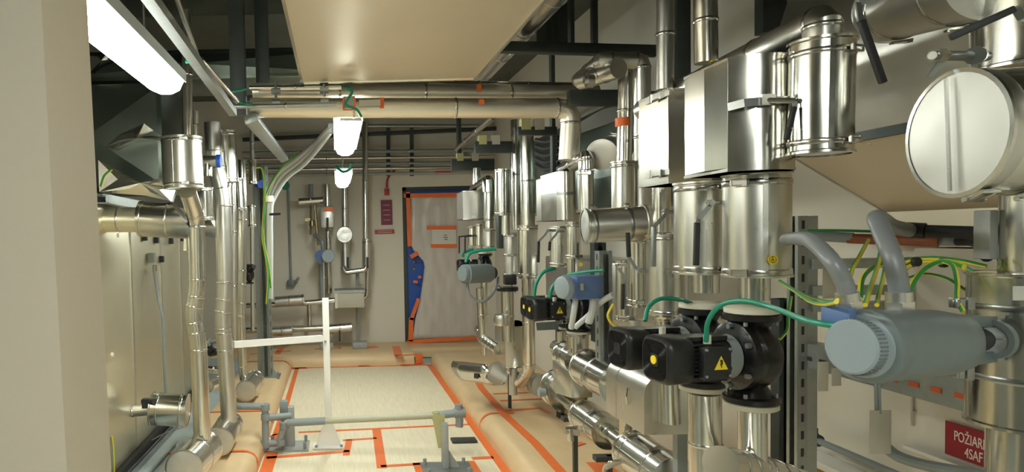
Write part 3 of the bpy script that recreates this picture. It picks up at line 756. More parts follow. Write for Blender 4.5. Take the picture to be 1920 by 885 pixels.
# ================================================================== left pipe group
def P3(l, Y): return [P(x, y, Y) for x, y in l]
Ya, Yb_, Yd = 3.9, 4.6, 6.0
can('large dented valve cover on the nearest left pipe, just under the lamp glare', P(344, 354, 3.75), P(340, 258, 3.75), .112, m='aluw', straps=(.08, .93), latch=(.3, -.95, 0))
pipe('nearest left standing pipe with an offset halfway down to a floor cap', [P(352, 360, 3.75), P(368, 410, Ya), P(371, 540, Ya), P(362, 590, Ya), P(372, 640, Ya), P(380, 835, Ya)], .050, m='alu', rad=.05, step=.7)
pipe('short thin pipe rising above the large dented cover at the left', P3([(352, 258), (350, 20)], 3.9), .030, m='alu')
pipe('second thin pipe rising behind the large dented cover at the left', P3([(365, 262), (364, 208)], 4.1), .028, m='alu')
can('fat floor cap of the nearest left standing pipe', P(345, 880, 3.62), P(385, 840, 4.0), .105, capm='cap', straps=(.55,), latch=(.2, -.3, .9), name='capped_pipe_end', cat='pipe end')
pipe('second left standing pipe with a kink beside the white rail end', [P(398, 230, 4.6), P(400, 300, 4.6), P(418, 370, Yb_), P(422, 545, Yb_), P(417, 600, Yb_), P(421, 640, Yb_), P(430, 790, Yb_)], .056, m='alud', rad=.06, step=.7)
can('floor cap of the second left standing pipe', P(411, 828, 4.38), P(431, 796, 4.75), .093, capm='cap', straps=(.8,), latch=(.2, -.3, .9), name='capped_pipe_end', cat='pipe end')
can('brightly lit valve cover with a blue handle on the second left pipe', P(428, 342, 4.7), P(421, 246, 4.7), .075, m='alu', latch=(.2, -.95, 0))
bv = T('valve', 'grey valve head with a blue round knob between two left covers', 'valve', P(390, 318, 4.3))
k = MB(); k.tube([P(376, 302, 4.3), P(408, 302, 4.3)], .035, 20); k.build('body', 'alud', bv)
k = MB(); k.tube([P(406, 302, 4.25), P(414, 302, 4.25)], .042, 12); k.build('knob', 'bluevalve', bv)
k = MB(); k.tube([P(389, 330, 4.3), P(389, 302, 4.3)], .03, 16); k.build('stem', 'alu', bv)
can('small bright cover hanging below and behind the large dented cover', P(386, 413, 4.3), P(384, 352, 4.3), .048, m='alu', latch=(.2, -.95, 0))
pipe('thin pipe coming down behind the nearest standing pipe', P3([(352, 365), (350, 470)], 4.5), .022, m='alu')
can('narrow bright cover on the third left pipe', P(452, 395, 5.8), P(448, 335, 5.8), .052, m='alu', latch=(.2, -.95, 0))
pipe('third left standing pipe ending at a round floor cap', [P(452, 300, Yd), P(455, 400, Yd), P(454, 520, Yd), P(451, 580, Yd), P(456, 700, Yd), P(462, 735, Yd)], .040, m='alu', rad=.06, step=.8)
can('round floor cap of the third left standing pipe', P(461, 733, 5.75), P(478, 712, 6.15), .088, capm='cap', straps=(.7,), name='capped_pipe_end', cat='pipe end')
pipe('slim pipe right behind the third left standing pipe', P3([(437, 330), (440, 640)], 5.5), .022, m='alud')
can('short bright cover on the slim pipe behind the third one', P(430, 385, 5.4), P(429, 345, 5.4), .036, m='alu')
can('upper small cover near the vertical slotted channel', P(475, 345, 6.4), P(473, 300, 6.4), .04, m='alu')
can('lower small cover near the vertical slotted channel', P(474, 425, 6.6), P(472, 385, 6.6), .038, m='alu')
pipe('thin upright pipe below the small covers near the slotted channel', P3([(473, 425), (474, 620)], 6.8), .022, m='alud')
pipe('thin upright pipe above the small covers near the slotted channel', P3([(473, 300), (472, 235)], 6.4), .022, m='alud')
bk = T('strainer', 'small black strainer with flanges hidden between the far left pipes', 'strainer', P(470, 530, 6.6))
MB().lathe(P(468, 532, 6.6), (0, 0, 1), [(0, 0), (.04, 0), (.04, .015), (.02, .02), (.05, .07), (.05, .11), (.02, .17), (.04, .18), (.04, .195), (0, .195)], 24).build('body', 'blackp', bk)
k = MB(); k.tube([P(468, 512, 6.6), P(476, 500, 6.45)], .022, 12); k.build('strainer_leg', 'blackp', bk)
# horizontal mitred stubs from the casing
def stub(label, A, B, r, tip, m='alu', straps=(.25, .75)):
    t = T('mitred_pipe_stub', label, 'pipe', min(A, B, key=lambda p: p.z)); A, B = V(A), V(B); d = (B-A).normalized(); L = (B-A).length
    MB().lathe(A, d, [(0, 0), (r, 0), (r, L), (0, L)], 36).build('cladding', m, t)
    for q in straps: strap(t, A+d*L*q, d, r, .012, 'band', None)
    k = MB(); seg = 24; a, b = frame(d); r0 = []; r1 = []
    for i in range(seg):
        th = 2*math.pi*i/seg; o = (a*math.cos(th)+b*math.sin(th))*r
        r0.append(k.bm.verts.new(B+o)); r1.append(k.bm.verts.new(B+o+d*max(.004, (r-o.z)*tip)))
    for i in range(seg): k.face((r0[i], r0[(i+1) % seg], r1[(i+1) % seg], r1[i]))
    k.face(r1); k.face(list(reversed(r0))); k.build('mitred_end', m, t); return t
stub('thick horizontal stub with a mitred point from the stainless casing to the nearest left pipe', P(262, 410, 3.95), P(322, 413, 3.95), .105, .9, straps=(.1, .9))
pipe('thinner horizontal pipe behind the mitred stub, partly behind the partition', P3([(186, 412), (262, 412)], 4.02), .075, m='ahu')
stub('second mitred stub further back behind the standing pipes', P(360, 420, 4.7), P(388, 422, 4.7), .085, .75, straps=(.9,))
can('banded cylinder sticking out low from the stainless casing', P(285, 766, 4.35), P(352, 770, 4.35), .106, capm='alud', straps=(.2, .85), latch=(0, -.6, .8), name='insulated_flange_cover')
pipe('thin pipe tapering from the low banded cylinder into the casing', P3([(215, 775), (283, 768)], 4.35), .035, m='alud')
k = MB(); k.tube([P(268, 753, 4.3), P(290, 753, 4.25)], .02, 8); k.obox(P(276, 756, 4.28), (1, 0, 0), (0, 1, 0), (0, 0, 1), .03, .02, .03); tag(k.build('drain_fitting', 'rubber'), 'small black fitting at the left end of the low banded cylinder', 'fitting')
pipe('short stub pipe seen between the first and second standing pipes', P3([(386, 692), (415, 694)], 5.0), .026, m='alu')
can('small round cap between the first and second standing pipes', P(390, 724, 5.0), P(412, 716, 5.2), .045, capm='cap', straps=())
k = MB(); k.lathe(P(394, 664, 5.0), (0, 0, 1), [(0, 0), (.04, 0), (.055, .03), (.055, .05), (.03, .07), (0, .08)], 20); k.tube([P(394, 664, 5.0), P(412, 660, 4.9)], .02, 10); tag(k.build('drain_valve', 'black'), 'black drain valve visible between the first and second standing pipes', 'valve')
k = MB(); k.tube([P(398, 642, 4.9), P(420, 636, 4.7)], .015, 10); k.lathe(P(388, 642, 4.9), (1, 0, 0), [(0, 0), (.03, 0), (.03, .02), (.015, .03), (0, .03)], 16); tag(k.build('bleed_valve', 'galv'), 'small bright valve left of the white rail end', 'valve')
# channels on the left floor
strut('low floor channel between the casing and the nearest floor cap', V((-1.22, 2.8, H+.005)), V((-1.15, 4.7, H+.005)), w=.06, face=(0, 0, 1), slots=False)
strut('second low floor channel lying closer to the casing base', V((-1.34, 3.6, H+.005)), V((-1.30, 5.2, H+.005)), w=.04, face=(0, 0, 1), slots=False)
cable('thin bare wire lying across the low floor channels at the left', [P(285, 825, 4.2), P(310, 812, 4.15), P(345, 800, 4.1)], .004, 'galv', 'wire')
cable('yellow green earth wire hanging at the bottom of the partition edge', [P(210, 818, 3.95), P(213, 850, 3.95), P(214, 900, 3.95)], .006, 'yg', 'earth_wire')
cable('short yellow green wire on the crumpled foil at the left', [P(189, 350, 3.7), P(196, 330, 3.72), P(209, 318, 3.75)], .008, 'yg', 'earth_wire')
# slotted upright and cable bundle
bz = PZ(500, 700, H)
sx = P(497, 500, 7.0).x
strut('tall slotted channel upright with a bolted foot on the left paper ledge', V((sx, 7.0, H+.003)), V((sx, 7.0, P(497, 312, 7).z)), w=.085, foot=.13, face=(-.3, -1, 0), pitch=.12)
strut('second upright channel just left of the slotted one', V((P(484, 500, 7.15).x, 7.15, H)), V((P(484, 500, 7.15).x, 7.15, P(484, 320, 7.15).z)), w=.06, slots=False, face=(1, 0, 0))
for i, (dx, yy) in enumerate(((0, 0), (7, 4), (14, 10))):
    lab = ['leftmost', 'middle', 'rightmost'][i]+' grey conduit of the bundle curving down at the left'
    cable(lab, [P(620-0*dx, 236+yy, 5.4+.05*i), P(590+dx*.3, 270+yy, 5.9), P(553+dx, 300+yy, 6.3), P(522+dx, 325+yy, 6.5), P(506+dx*.6, 360+yy, 6.6), P(503+dx*.35, 395, 6.6), P(503+dx*.35, 470, 6.6), P(505+dx*.2, 560, 6.6)], .024, 'flexl', 'cable_conduit', 'conduit')
cable('yellow green earth cable running down beside the slotted upright', [P(462, 318, 6.4), P(478, 314, 6.4), P(493, 320, 6.4), P(496, 380, 6.45), P(492, 440, 6.5), P(499, 485, 6.5), P(503, 520, 6.5), P(500, 570, 6.5)], .013, 'yg', 'earth_cable')
cable('second yellow green earth cable close behind the first at the slotted upright', [P(560, 285, 6.2), P(525, 318, 6.4), P(497, 372, 6.5), P(494, 445, 6.55), P(504, 500, 6.55), P(508, 540, 6.55)], .01, 'yg', 'earth_cable')
k = MB(); k.lathe(P(503, 375, 6.55)-V((0, 0, .02)), (0, 0, 1), [(0, 0), (.05, 0), (.055, .03), (.05, .06), (0, .06)], 16); tag(k.build('cable_tie', 'whitel'), 'white wrap around the grey conduit bundle', 'cable tie')
k = MB(); k.tube([P(505, 402, 6.4), P(526, 401, 6.4)], .012, 8); tag(k.build('valve_lever', 'rubber'), 'short black lever pointing right beside the conduit bundle', 'lever')
k = MB(); k.tube([P(483, 345, 6.6), P(490, 345, 6.5)], .04, 14); tag(k.build('blue_knob', 'bluevalve'), 'small blue knob beside the top of the slotted upright', 'knob')
# white gate post and rail
gp = T('handrail', 'white handrail with a square post standing on the fibre board', 'handrail', P(615, 842, 5.06))
pbot = PZ(617, 838, 0); Yg = pbot.y; ptop = P(607, 559, Yg)
k = MB(); k.box((pbot.x-.025, Yg-.025, .004), (pbot.x+.025, Yg+.025, ptop.z)); k.build('post', 'white', gp, bevel=.004)
k = MB(); k.box((pbot.x-.12, Yg-.07, .004), (pbot.x+.11, Yg+.07, .014)); k.build('base_plate', 'white', gp)
for dy in (-.028, .024):
    k = MB(); k.prism([(pbot.x-.10, Yg+dy, .014), (pbot.x+.09, Yg+dy, .014), (pbot.x+.027, Yg+dy, .20), (pbot.x-.027, Yg+dy, .20)], (0, .004, 0)); k.build('gusset', 'white', gp)
for sx_ in (-1, 1):
    k = MB(); k.tube([(pbot.x+sx_*.095, Yg-.045, .014), (pbot.x+sx_*.095, Yg-.045, .03)], .011, 6); k.build('bolt', 'galv', gp)
ra = P(604, 634, Yg); k = MB(); k.bar(ra, P(438, 646, Yg-.25), .045, .045, (0, 0, 1)); k.build('rail', 'white', gp)
k = MB(); q = P(610, 640, Yg-.03); k.tube([q, q-V((0, .01, 0))], .01, 6); k.build('bolt', 'galv', gp)
# grey water pipe across the floor
wp = T('water_pipe', 'low greenish grey pipe crossing the corridor above the fibre board', 'pipe', P(700, 790, 4.9))
k = MB(); k.tube([P(535, 793, 4.9), P(820, 779, 4.78)], .023, 16); k.build('pipe', 'crown2', wp)
k = MB(); k.tube([P(538, 793, 4.88), P(610, 789, 4.86)], .028, 14); k.build('sleeve', 'greyp', wp)
k = MB(); k.tube(rounded([P(818, 779, 4.78), P(862, 774, 4.76), P(861, 800, 4.76)], .03, 4), .028, 14); k.tube([P(852, 775, 4.76), P(872, 773, 4.76)], .036, 14); k.build('elbow', 'greyp', wp)
k = MB(); k.tube([P(860, 758, 4.76), P(860, 776, 4.76)], .028, 10); k.build('plug', 'greyp', wp)
k = MB(); k.tube([P(818, 772, 4.78), P(818, 788, 4.78)], .03, 12); k.build('saddle', 'crown', wp)
lv = T('pipe_manifold', 'grey pipe loop with elbows left of the white handrail', 'pipe', P(495, 835, 4.9))
k = MB(); k.tube(rounded([P(444, 762, 4.9), P(497, 762, 4.9), P(498, 832, 4.9), P(524, 830, 4.9), P(532, 800, 4.9), P(537, 793, 4.9)], .04, 4), .026, 14); k.build('loop', 'greyp', lv)
for (x, y, r_) in ((497, 763, .036), (498, 782, .034), (498, 832, .036), (526, 829, .034), (533, 797, .036)):
    MB().lathe(P(x, y, 4.9)-V((0, 0, .025)), (0, 0, 1), [(0, 0), (r_, .002), (r_, .048), (0, .05)], 16).build('coupling', 'greyp', lv)
k = MB(); k.tube([P(500, 783, 4.9), P(545, 780, 4.95)], .026, 14); k.build('branch', 'greyp', lv)
st = T('pipe_stand', 'left grey floor stand with a bolted plate beside the handrail foot', 'stand', PZ(535, 838, 0))
c = PZ(541, 838, 0); zt2 = P(541, 762, c.y).z
k = MB(); k.box((c.x-.05, c.y-.03, .012), (c.x+.05, c.y+.03, zt2)); k.build('upright', 'greyx', st, bevel=.004)
k = MB(); k.box((c.x-.18, c.y-.12, .001), (c.x+.16, c.y+.12, .012)); k.build('base_plate', 'greyx', st)
k = MB(); k.obox(P(532, 762, c.y-.03), (1, 0, 0), (0, 1, 0), (0, 0, 1), .03, .03, .045); k.build('clamp', 'greyp', st, bevel=.005)
for dx, dy in ((-.15, -.09), (.13, -.09), (.13, .09), (-.13, .08)):
    k = MB(); k.tube([(c.x+dx, c.y+dy, .012), (c.x+dx, c.y+dy, .06)], .012, 6); k.build('bolt', 'greyp', st)
c = PZ(836, 882, 0)
st = T('pipe_stand', 'right grey floor stand with a large bolted plate under the low pipe end', 'stand', c)
zt2 = P(836, 795, c.y).z
k = MB(); k.box((c.x-.022, c.y-.004, .012), (c.x+.022, c.y+.05, zt2)); k.build('upright', 'greyx', st, bevel=.003)
k = MB(); k.box((c.x-.16, c.y-.14, .001), (c.x+.18, c.y+.14, .012)); k.build('base_plate', 'galv', st)
k = MB(); k.prism([(c.x+.022, c.y+.02, .012), (c.x+.10, c.y+.02, .012), (c.x+.022, c.y+.02, .14)], (0, .008, 0)); k.build('gusset', 'greyx', st)
q0 = P(822, 786, c.y+.05); k = MB(); k.prism([q0+V((-.045, 0, .03)), q0+V((.045, 0, .03)), q0+V((.03, 0, -.20)), q0+V((-.005, 0, -.20))], (0, .004, 0)); k.build('hook_plate', 'crown', st)
for dx, dy in ((-.13, -.1), (.14, -.1), (.14, .1), (-.13, .1)):
    k = MB(); k.tube([(c.x+dx, c.y+dy, .012), (c.x+dx, c.y+dy, .05)], .012, 6); k.build('bolt', 'greyp', st)

# ================================================================== back wall equipment
Yw = 8.75
def B(x, y, Y=Yw): return P(x, y, Y)
for i, (y, r_, mm, lab) in enumerate(((285, .022, 'greyp', 'topmost'), (297, .02, 'alud', 'second'), (308, .02, 'greyp', 'third'), (317, .022, 'alud', 'fourth'), (327, .02, 'greyx', 'lowest'))):
    pipe(lab+' of the five thin pipes crossing the back wall above the door', [B(455, y+2), B(925, y-4)], r_, m=mm, step=1.2, name='wall_pipe', seg=12)
beam('dark horizontal bracket at the top of the back wall', B(455, 262, 8.9), B(1000, 238, 8.9), .05, .05, 'galvdark')
pipe('thin pipe high on the back wall above the bundle of five', [B(690, 236), B(900, 236)], .02, m='galv', seg=12, step=1.)
k = MB(); k.obox(B(874, 286, 9.0), (1, 0, 0), (0, 1, 0), (0, 0, 1), .03, .03, .06); tag(k.build('wall_box', 'greyx'), 'tiny grey box on the back wall above the door', 'box')
for x in (728, 772): k = MB(); k.bar(B(x, 240, 8.85), B(x, 330, 8.85), .05, .03, (1, 0, 0)); tag(k.build('pipe_bracket', 'galvdark'), 'upright bracket of the five thin pipes, '+('nearer the lamp' if x < 750 else 'above the door corner'), 'bracket')
k = MB(); k.obox(B(831, 322, 8.72), (1, 0, 0), (0, 1, 0), (0, 0, 1), .10, .01, .01); tag(k.build('red_marker', 'red'), 'small red strip on the lowest thin pipe above the door', 'marker')
pipe('tall bright pipe dropping down the back wall right of the far lamp', [B(684, 228), B(686, 450)], .042, m='alu', step=.9)
pipe('bright pipe dropping behind the far lamp to the white disc', [B(646, 350), B(647, 432)], .042, m='alu')
can('squat pipe cover with a strap at the foot of the tall back wall pipe', B(688, 500), B(688, 448), .062, m='alud', straps=(.9,))
can('squat pipe cover under the white disc on the back wall', B(648, 500), B(647, 450), .062, m='alud', straps=())
dk = T('round_end_cap', 'small round bright end cap on the back wall pipes', 'end cap', B(646, 454, 8.5))
MB().lathe(B(646, 440, 8.5), (0, 1, 0), [(0, 0), (.098, 0), (.105, .01), (.105, .15), (0, .15)], 32).build('cap', 'cap', dk)
for x, l in ((652, 'left'), (689, 'right')):
    k = MB(); k.bar(B(x, 482, 8.55), B(x, 503, 8.55), .028, .02, (1, 0, 0)); tag(k.build('valve_lever', 'rubber'), l+' of the two black levers hanging under the round bright cap', 'lever')
pipe('short bright loop pipe below the two black levers', [B(643, 500, 8.6), B(648, 511, 8.6), B(684, 506, 8.6), B(688, 498, 8.6)], .035, m='alu', rad=.06, bands=False)
pipe('thin upright pipe right of the beige flange box', [B(689, 500), B(688, 558), B(650, 560)], .028, m='alu', rad=.05)
bxx = T('insulated_flange_box', 'beige rectangular insulation box on the back wall pipework', 'insulation box', B(656, 578))
a, b = B(629, 578, 8.45), B(683, 544, 8.45)
k = MB(); k.box((a.x, 8.45, a.z), (b.x, 8.78, b.z)); k.build('box', 'tag', bxx, bevel=.012)
k = MB(); k.box((a.x-.008, 8.44, b.z-.03), (b.x+.008, 8.79, b.z+.004)); k.build('lid', 'galv', bxx)
k = MB(); k.box((a.x-.006, 8.44, a.z), (a.x+.03, 8.79, b.z-.03)); k.build('side_strip', 'cream', bxx)
pipe('grey square post carrying the beige flange box', [B(671, 646), B(670, 510)], .024, m='greyx', bands=False, seg=4, name='support_post', cat='post')
k = MB(); a = B(661, 653, 8.6); b = B(689, 641, 8.6); k.box((a.x, 8.55, H+.002), (b.x, 8.75, b.z)); tag(k.build('post_foot', 'greyx', bevel=.01), 'grey foot block of the post under the beige flange box', 'foot')
k = MB(); a = B(601, 656, 8.6); b = B(625, 642, 8.6); k.box((a.x, 8.55, H+.002), (b.x, 8.75, b.z)); tag(k.build('post_foot', 'greyx', bevel=.01), 'dark foot block on the back ledge just left of the handrail post', 'foot')
pipe('upper long horizontal pipe low on the back wall', [B(462, 573), B(575, 568), B(636, 562)], .038, m='alu', step=.7, bands=True, rad=.02)
can('fatter dark banded section on the upper low back wall pipe', B(516, 566, 8.65), B(570, 562, 8.65), .072, m='alud', straps=(.5, .95), capm='alud')
pipe('lower long horizontal pipe low on the back wall', [B(440, 620), B(660, 613)], .045, m='alu', step=.8)
can('bright banded end of the lower back wall pipe right of the handrail', B(616, 617, 8.6), B(659, 614, 8.6), .063, m='alu', straps=(.5,))
can('fatter banded section of the lower back wall pipe left of the handrail', B(510, 622, 8.6), B(548, 620, 8.6), .06, m='alud', straps=(.5,))
k = MB(); k.bar(B(637, 620, 8.5), B(637, 640, 8.5), .02, .015, (1, 0, 0)); tag(k.build('valve_lever', 'rubber'), 'black lever hanging from the bright end of the lower back wall pipe', 'lever')
pipe('short vertical link between the two low back wall pipes', [B(579, 568), B(581, 616)], .03, m='alu', bands=False)
pipe('bright double pipe climbing the back wall behind the blue grey actuator', [B(613, 345), B(617, 550)], .04, m='alu', step=.8)
pipe('slimmer pipe beside the pipe behind the blue grey actuator', [B(606, 480), B(608, 560)], .026, m='alud')
vb = T('valve_box', 'white insulated valve box with an orange label on the back wall', 'insulation box', B(614, 428, 8.6))
a, b = B(601, 428, 8.55), B(626, 386, 8.55); k = MB(); k.box((a.x, 8.5, a.z), (b.x, 8.7, b.z)); k.build('box', 'cap', vb, bevel=.03)
k = MB(); k.obox(B(616, 393, 8.49), (1, 0, 0), (0, 1, 0), (0, 0, 1), .065, .003, .024); k.build('orange_label', 'orange', vb)
k = MB(); k.bar(B(614, 408, 8.47), B(614, 434, 8.47), .03, .02, (1, 0, 0)); k.build('lever', 'rubber', vb)
ac = T('valve_actuator', 'round blue grey actuator on the back wall pipes', 'actuator', B(612, 492, 8.5))
MB().lathe(B(604, 480, 8.55), (-.2, -.9, 0), [(0, -.03), (.075, -.03), (.08, .0), (.08, .07), (0, .07)], 28).build('body', 'blueact', ac)
MB().lathe(B(615, 480, 8.45), (.1, -1, 0), [(0, 0), (.085, 0), (.085, .04), (.075, .05), (0, .05)], 28).build('dial', 'greylight', ac)
can('short horizontal pipe end sticking left near the top of the back wall', B(560, 378, 8.6), B(606, 375, 8.6), .045, m='alu', straps=(.5,))
pipe('dark stem above the short horizontal pipe end', [B(583, 345), B(583, 370)], .03, m='greyp', bands=False)
k = MB(); k.tube([B(583, 385, 8.7), B(583, 440, 8.7)], .015, 8); k.tube([B(590, 385, 8.7), B(597, 460, 8.7)], .016, 10); k.obox(B(577, 412, 8.65), (1, 0, 0), (0, 1, 0), (0, 0, 1), .035, .02, .02); k.lathe(B(585, 425, 8.6), (0, 0, 1), [(0, 0), (.04, .01), (.03, .08), (0, .09)], 14)
tag(k.build('brass_valve_group', 'brass'), 'brass valve cluster left of the white valve box', 'valve')
cable('grey hose curving from the brass valve cluster to the actuator', [B(590, 440, 8.6), B(603, 452, 8.5), B(606, 470, 8.5)], .028, 'flex', 'hose', 'hose')
pipe('green grey pipe running down left of the actuator pipes', [B(602, 495), B(605, 560)], .03, m='greyp', bands=False)
cable('thin grey conduit dropping to the wall socket', [B(540, 345, 9.0), B(543, 430, 9.0), B(546, 528, 9.0)], .014, 'greyp', 'wall_conduit', 'conduit')
k = MB(); k.lathe(B(535, 348, 9.04), (0, -1, 0), [(0, 0), (.06, 0), (.06, .06), (0, .06)], 16); tag(k.build('cable_junction', 'green'), 'round green junction high on the back wall beside the conduit bundle', 'junction box')
so_ = T('wall_socket', 'small dark blue grey socket box at the end of the wall conduit', 'socket', B(546, 540, 8.98))
k = MB(); k.obox(B(546, 531, 8.99), (1, 0, 0), (0, 1, 0), (0, 0, 1), .05, .04, .045); k.build('box', 'greyact', so_, bevel=.008)
k = MB(); k.tube([B(555, 528, 8.97), B(560, 521, 8.93)], .02, 8); k.build('plug', 'greyx', so_)
# signs beside the door
for nm, lab, x0, y0, x1, y1, mm in (('fire_notice', 'tall maroon notice on the back wall beside the door', 715, 375, 735, 422, 'maroon'), ('small_sign', 'small dark red rectangular sign under the tall maroon notice', 703, 430, 739, 439, 'red')):
    a, b = B(x0, y1, 9.03), B(x1, y0, 9.03); t = T(nm, lab, 'sign', a); MB().box((a.x, 9.03, a.z), (b.x, 9.045, b.z)).build('plate', mm, t)
    k = MB()
    for j in range(2 if nm == 'small_sign' else 4):
        zz = a.z+(b.z-a.z)*(.3+.4*j) if nm == 'small_sign' else a.z+(b.z-a.z)*(.2+.2*j)
        k.box((a.x+.03, 9.0285, zz-.004), (b.x-.03, 9.0295, zz+.004))
    k.build('faint_print', 'greyact' if nm == 'x' else 'tag', t)
fa = T('fire_alarm', 'small red break glass call point with a red cable above the maroon notice', 'alarm', B(724, 366, 9.0))
k = MB(); k.obox(B(725, 360, 9.0), (1, 0, 0), (0, 1, 0), (0, 0, 1), .03, .035, .045); k.build('box', 'red', fa, bevel=.006)
k = MB(); k.tube(spline([B(725, 352, 9.0), B(727, 335, 9.0), B(737, 322, 9.0), B(742, 318, 9.0)]), .012, 8); k.build('cable', 'red', fa)

# ================================================================== right rack, nearest group
AX = V((-.992, -.125, 0)); Y1, Y2 = 1.92, 2.17
pump('black circulation pump in front, its fan cover showing a bright yellow centre dot', P(1390, 666, Y1), AX, 1.05, badge='yellow')
pump('black circulation pump behind the one with the centre dot, no dot on its fan cover', P(1300, 646, Y2), AX, 1.03, badge=None)
xp1, xp2 = P(1414, 655, Y1), P(1325, 640, Y2)
def vert(x, y0, y1, Y, w, label, xb=None, **k): return pipe(label, [P(xb if xb else x, y1, Y), P(x, y0, Y)], RR(w, Y, x), **k)
def vcan(x, y0, y1, Y, w, label, xb=None, **k): return can(label, P(xb if xb else x, y1, Y), P(x, y0, Y), RR(w, Y, x), **k)
vert(1414, 515, 562, Y1, 62, 'short pipe neck between the yellow stickered cover and the front pump', bands=False)
vert(1323, 510, 548, Y2, 56, 'short pipe neck between the levered cover and the second near pump', bands=False)
c2 = vcan(1418, 324, 518, Y1, 132, 'biggest dented valve cover with a round yellow sticker above the front pump', m='aluw', straps=(.05, .90), latch=(-.75, -.5, 0), wd=.018)
MB().lathe(P(1449, 487, Y1-.098), (-.15, -1, 0), [(0, 0), (.0125, 0), (.0125, .002), (0, .002)], 24).build('yellow_sticker', 'yellow', c2)
k = MB(); k.lathe(P(1449, 487, Y1-.1005), (-.15, -1, 0), [(.0085, 0), (.0095, 0), (.0095, .0006), (.0085, .0006)], 24); k.obox(P(1449, 484, Y1-.101), (1, 0, 0), (0, 1, 0), (0, 0, 1), .0008, .0003, .004)
for i, hw in enumerate((.006, .004, .002)): k.obox(P(1449, 487+i*2.4, Y1-.101), (1, 0, 0), (0, 1, 0), (0, 0, 1), hw, .0003, .0007)
k.build('earth_symbol', 'black', c2)
c1 = vcan(1318, 342, 513, Y2, 112, 'dented valve cover with a black gripped lever, left of the yellow stickered one', m='aluw', straps=(.06, .93), latch=(.3, -.9, 0), wd=.018)
def lever_px(t, pts, Y, w=7, grip_from=None, garm='galv', gg='rubber', stem=None, yy=None):
    """cranked lever through image points at depth Y: arm up to grip_from, then the grip"""
    ps = [P(x, y, (Y if not isinstance(Y, (list, tuple)) else Y[i])) for i, (x, y) in enumerate(pts)]
    ww = w/F*ps[0].y; k = MB()
    n = len(ps)-1
    gi = grip_from if grip_from is not None else n-1
    for i in range(gi):
        dd = (ps[i+1]-ps[i]); k.bar(ps[i], ps[i+1]+dd.normalized()*.002, ww, .005, dd.cross(V((0, 1, 0))))
    if stem: k.tube([P(*stem, ps[0].y+.01), ps[0]], ww*.45, 12); k.tube([ps[0]-V((0, .008, 0)), ps[0]+V((0, .012, 0))], ww*.8, 6)
    if gi == 0: k.tube([ps[0]-V((0, .004, 0)), ps[0]+V((0, .004, 0))], ww*.5, 8)
    h = k.build('valve_handle', garm, t)
    g = MB()
    for i in range(gi, n): dd = ps[i+1]-ps[i]; g.bar(ps[i], ps[i+1], ww*1.25, .012, dd.cross(V((0, 1, 0))))
    g.build('handle_grip', gg, h, bevel=.0025); return h
lever_px(c1, [(1333, 380), (1331, 386), (1309, 412), (1307, 417), (1305, 498)], 1.98, 8, 3, stem=(1378, 379))
# box covers
def boxcover(label, plan, z0, z1, m='aluw', crease=None, straps=(), strap_m='banddark', parts=()):
    cx = sum(p[0] for p in plan)/len(plan); cy = sum(p[1] for p in plan)/len(plan)
    t = T('insulated_flange_box', label, 'insulation box', (cx, cy, z0))
    MB().prism([(x, y, z0) for x, y in plan], (0, 0, z1-z0)).build('cladding', m, t, smooth=40)
    for zz in (z0, z1-.008):
        k = MB(); k.prism([(cx+(x-cx)*1.02, cy+(y-cy)*1.02, zz) for x, y in plan], (0, 0, .008)); k.build('edge_bead', 'alu', t)
    for zz in straps:
        k = MB(); k.prism([(cx+(x-cx)*1.012, cy+(y-cy)*1.012, zz) for x, y in plan], (0, 0, .016)); k.build('strap', strap_m, t)
    return t
def plan_arc(x0, yf, yn, x1, bulge):
    pl = [(x0, yf), (x0, (yf+yn)/2), (x0, yn)]
    for k in range(1, 12):
        u = k/12; th = math.pi*u; pl.append((x0+(x1-x0)*u, yn-bulge*math.sin(th)))
    pl += [(x1, yn+.02), (x1, yf)]; return pl
zt2_, zb2_ = P(1365, 108, 1.80).z, P(1365, 322, 1.80).z
xl = P(1365, 215, 1.80).x; xr2 = P(1487, 215, 1.82).x
b2 = boxcover('tall flanged box cover with a rounded front and a dark strap, above the stickered cover', plan_arc(xl, 2.02, 1.80, xr2, .045), zb2_, zt2_, m='alu')
k = MB(); k.prism([(xl-.001, 1.80, zb2_+.01), (xl-.001, 1.80, zt2_-.01), (xl-.014, 1.89, zt2_-.01), (xl-.014, 1.89, zb2_+.01)], (.002, .001, 0)); k.prism([(xl-.014, 1.89, zb2_+.01), (xl-.014, 1.89, zt2_-.01), (xl-.001, 2.02, zt2_-.01), (xl-.001, 2.02, zb2_+.01)], (.002, 0, 0)); k.build('folded_panel', 'panel', b2, smooth=0)
k = MB(); k.lathe(P(1335, 118, 1.9), (0, 0, 1), [(0, 0), (.008, .002), (0, .01)], 8); k.build('foam_drop', 'yellow', b2)
sp_ = [P(1365, 201, 1.785), P(1395, 193, 1.755), P(1430, 189, 1.745), P(1470, 188, 1.75), P(1492, 188, 1.755)]
k = MB()
for a, b in zip(sp_, sp_[1:]): k.bar(a, b+(b-a)*.03, .021, .003, V((0, 0, 1)))
k.build('strap', 'banddark', b2)
k = MB(); k.tube([P(1438, 188, 1.742), P(1492, 189, 1.70)], .007, 10); k.obox(P(1440, 187, 1.74), (1, 0, 0), (0, 1, 0), (0, 0, 1), .018, .004, .014); k.build('strap_bolt', 'band', b2)
lever_px(b2, [(1491, 190), (1489, 200), (1480, 240), (1474, 262)], 1.70, 7, 1)
zt1, zb1 = P(1253, 165, 2.3).z, P(1253, 344, 2.3).z
xl1 = P(1253, 250, 2.3).x
b1 = boxcover('narrower bright box cover with latches, left of the tall rounded one', [(xl1, 2.52), (xl1, 2.30), (xl1+.16, 2.32), (xl1+.16, 2.52)], zb1, zt1, m='panel')
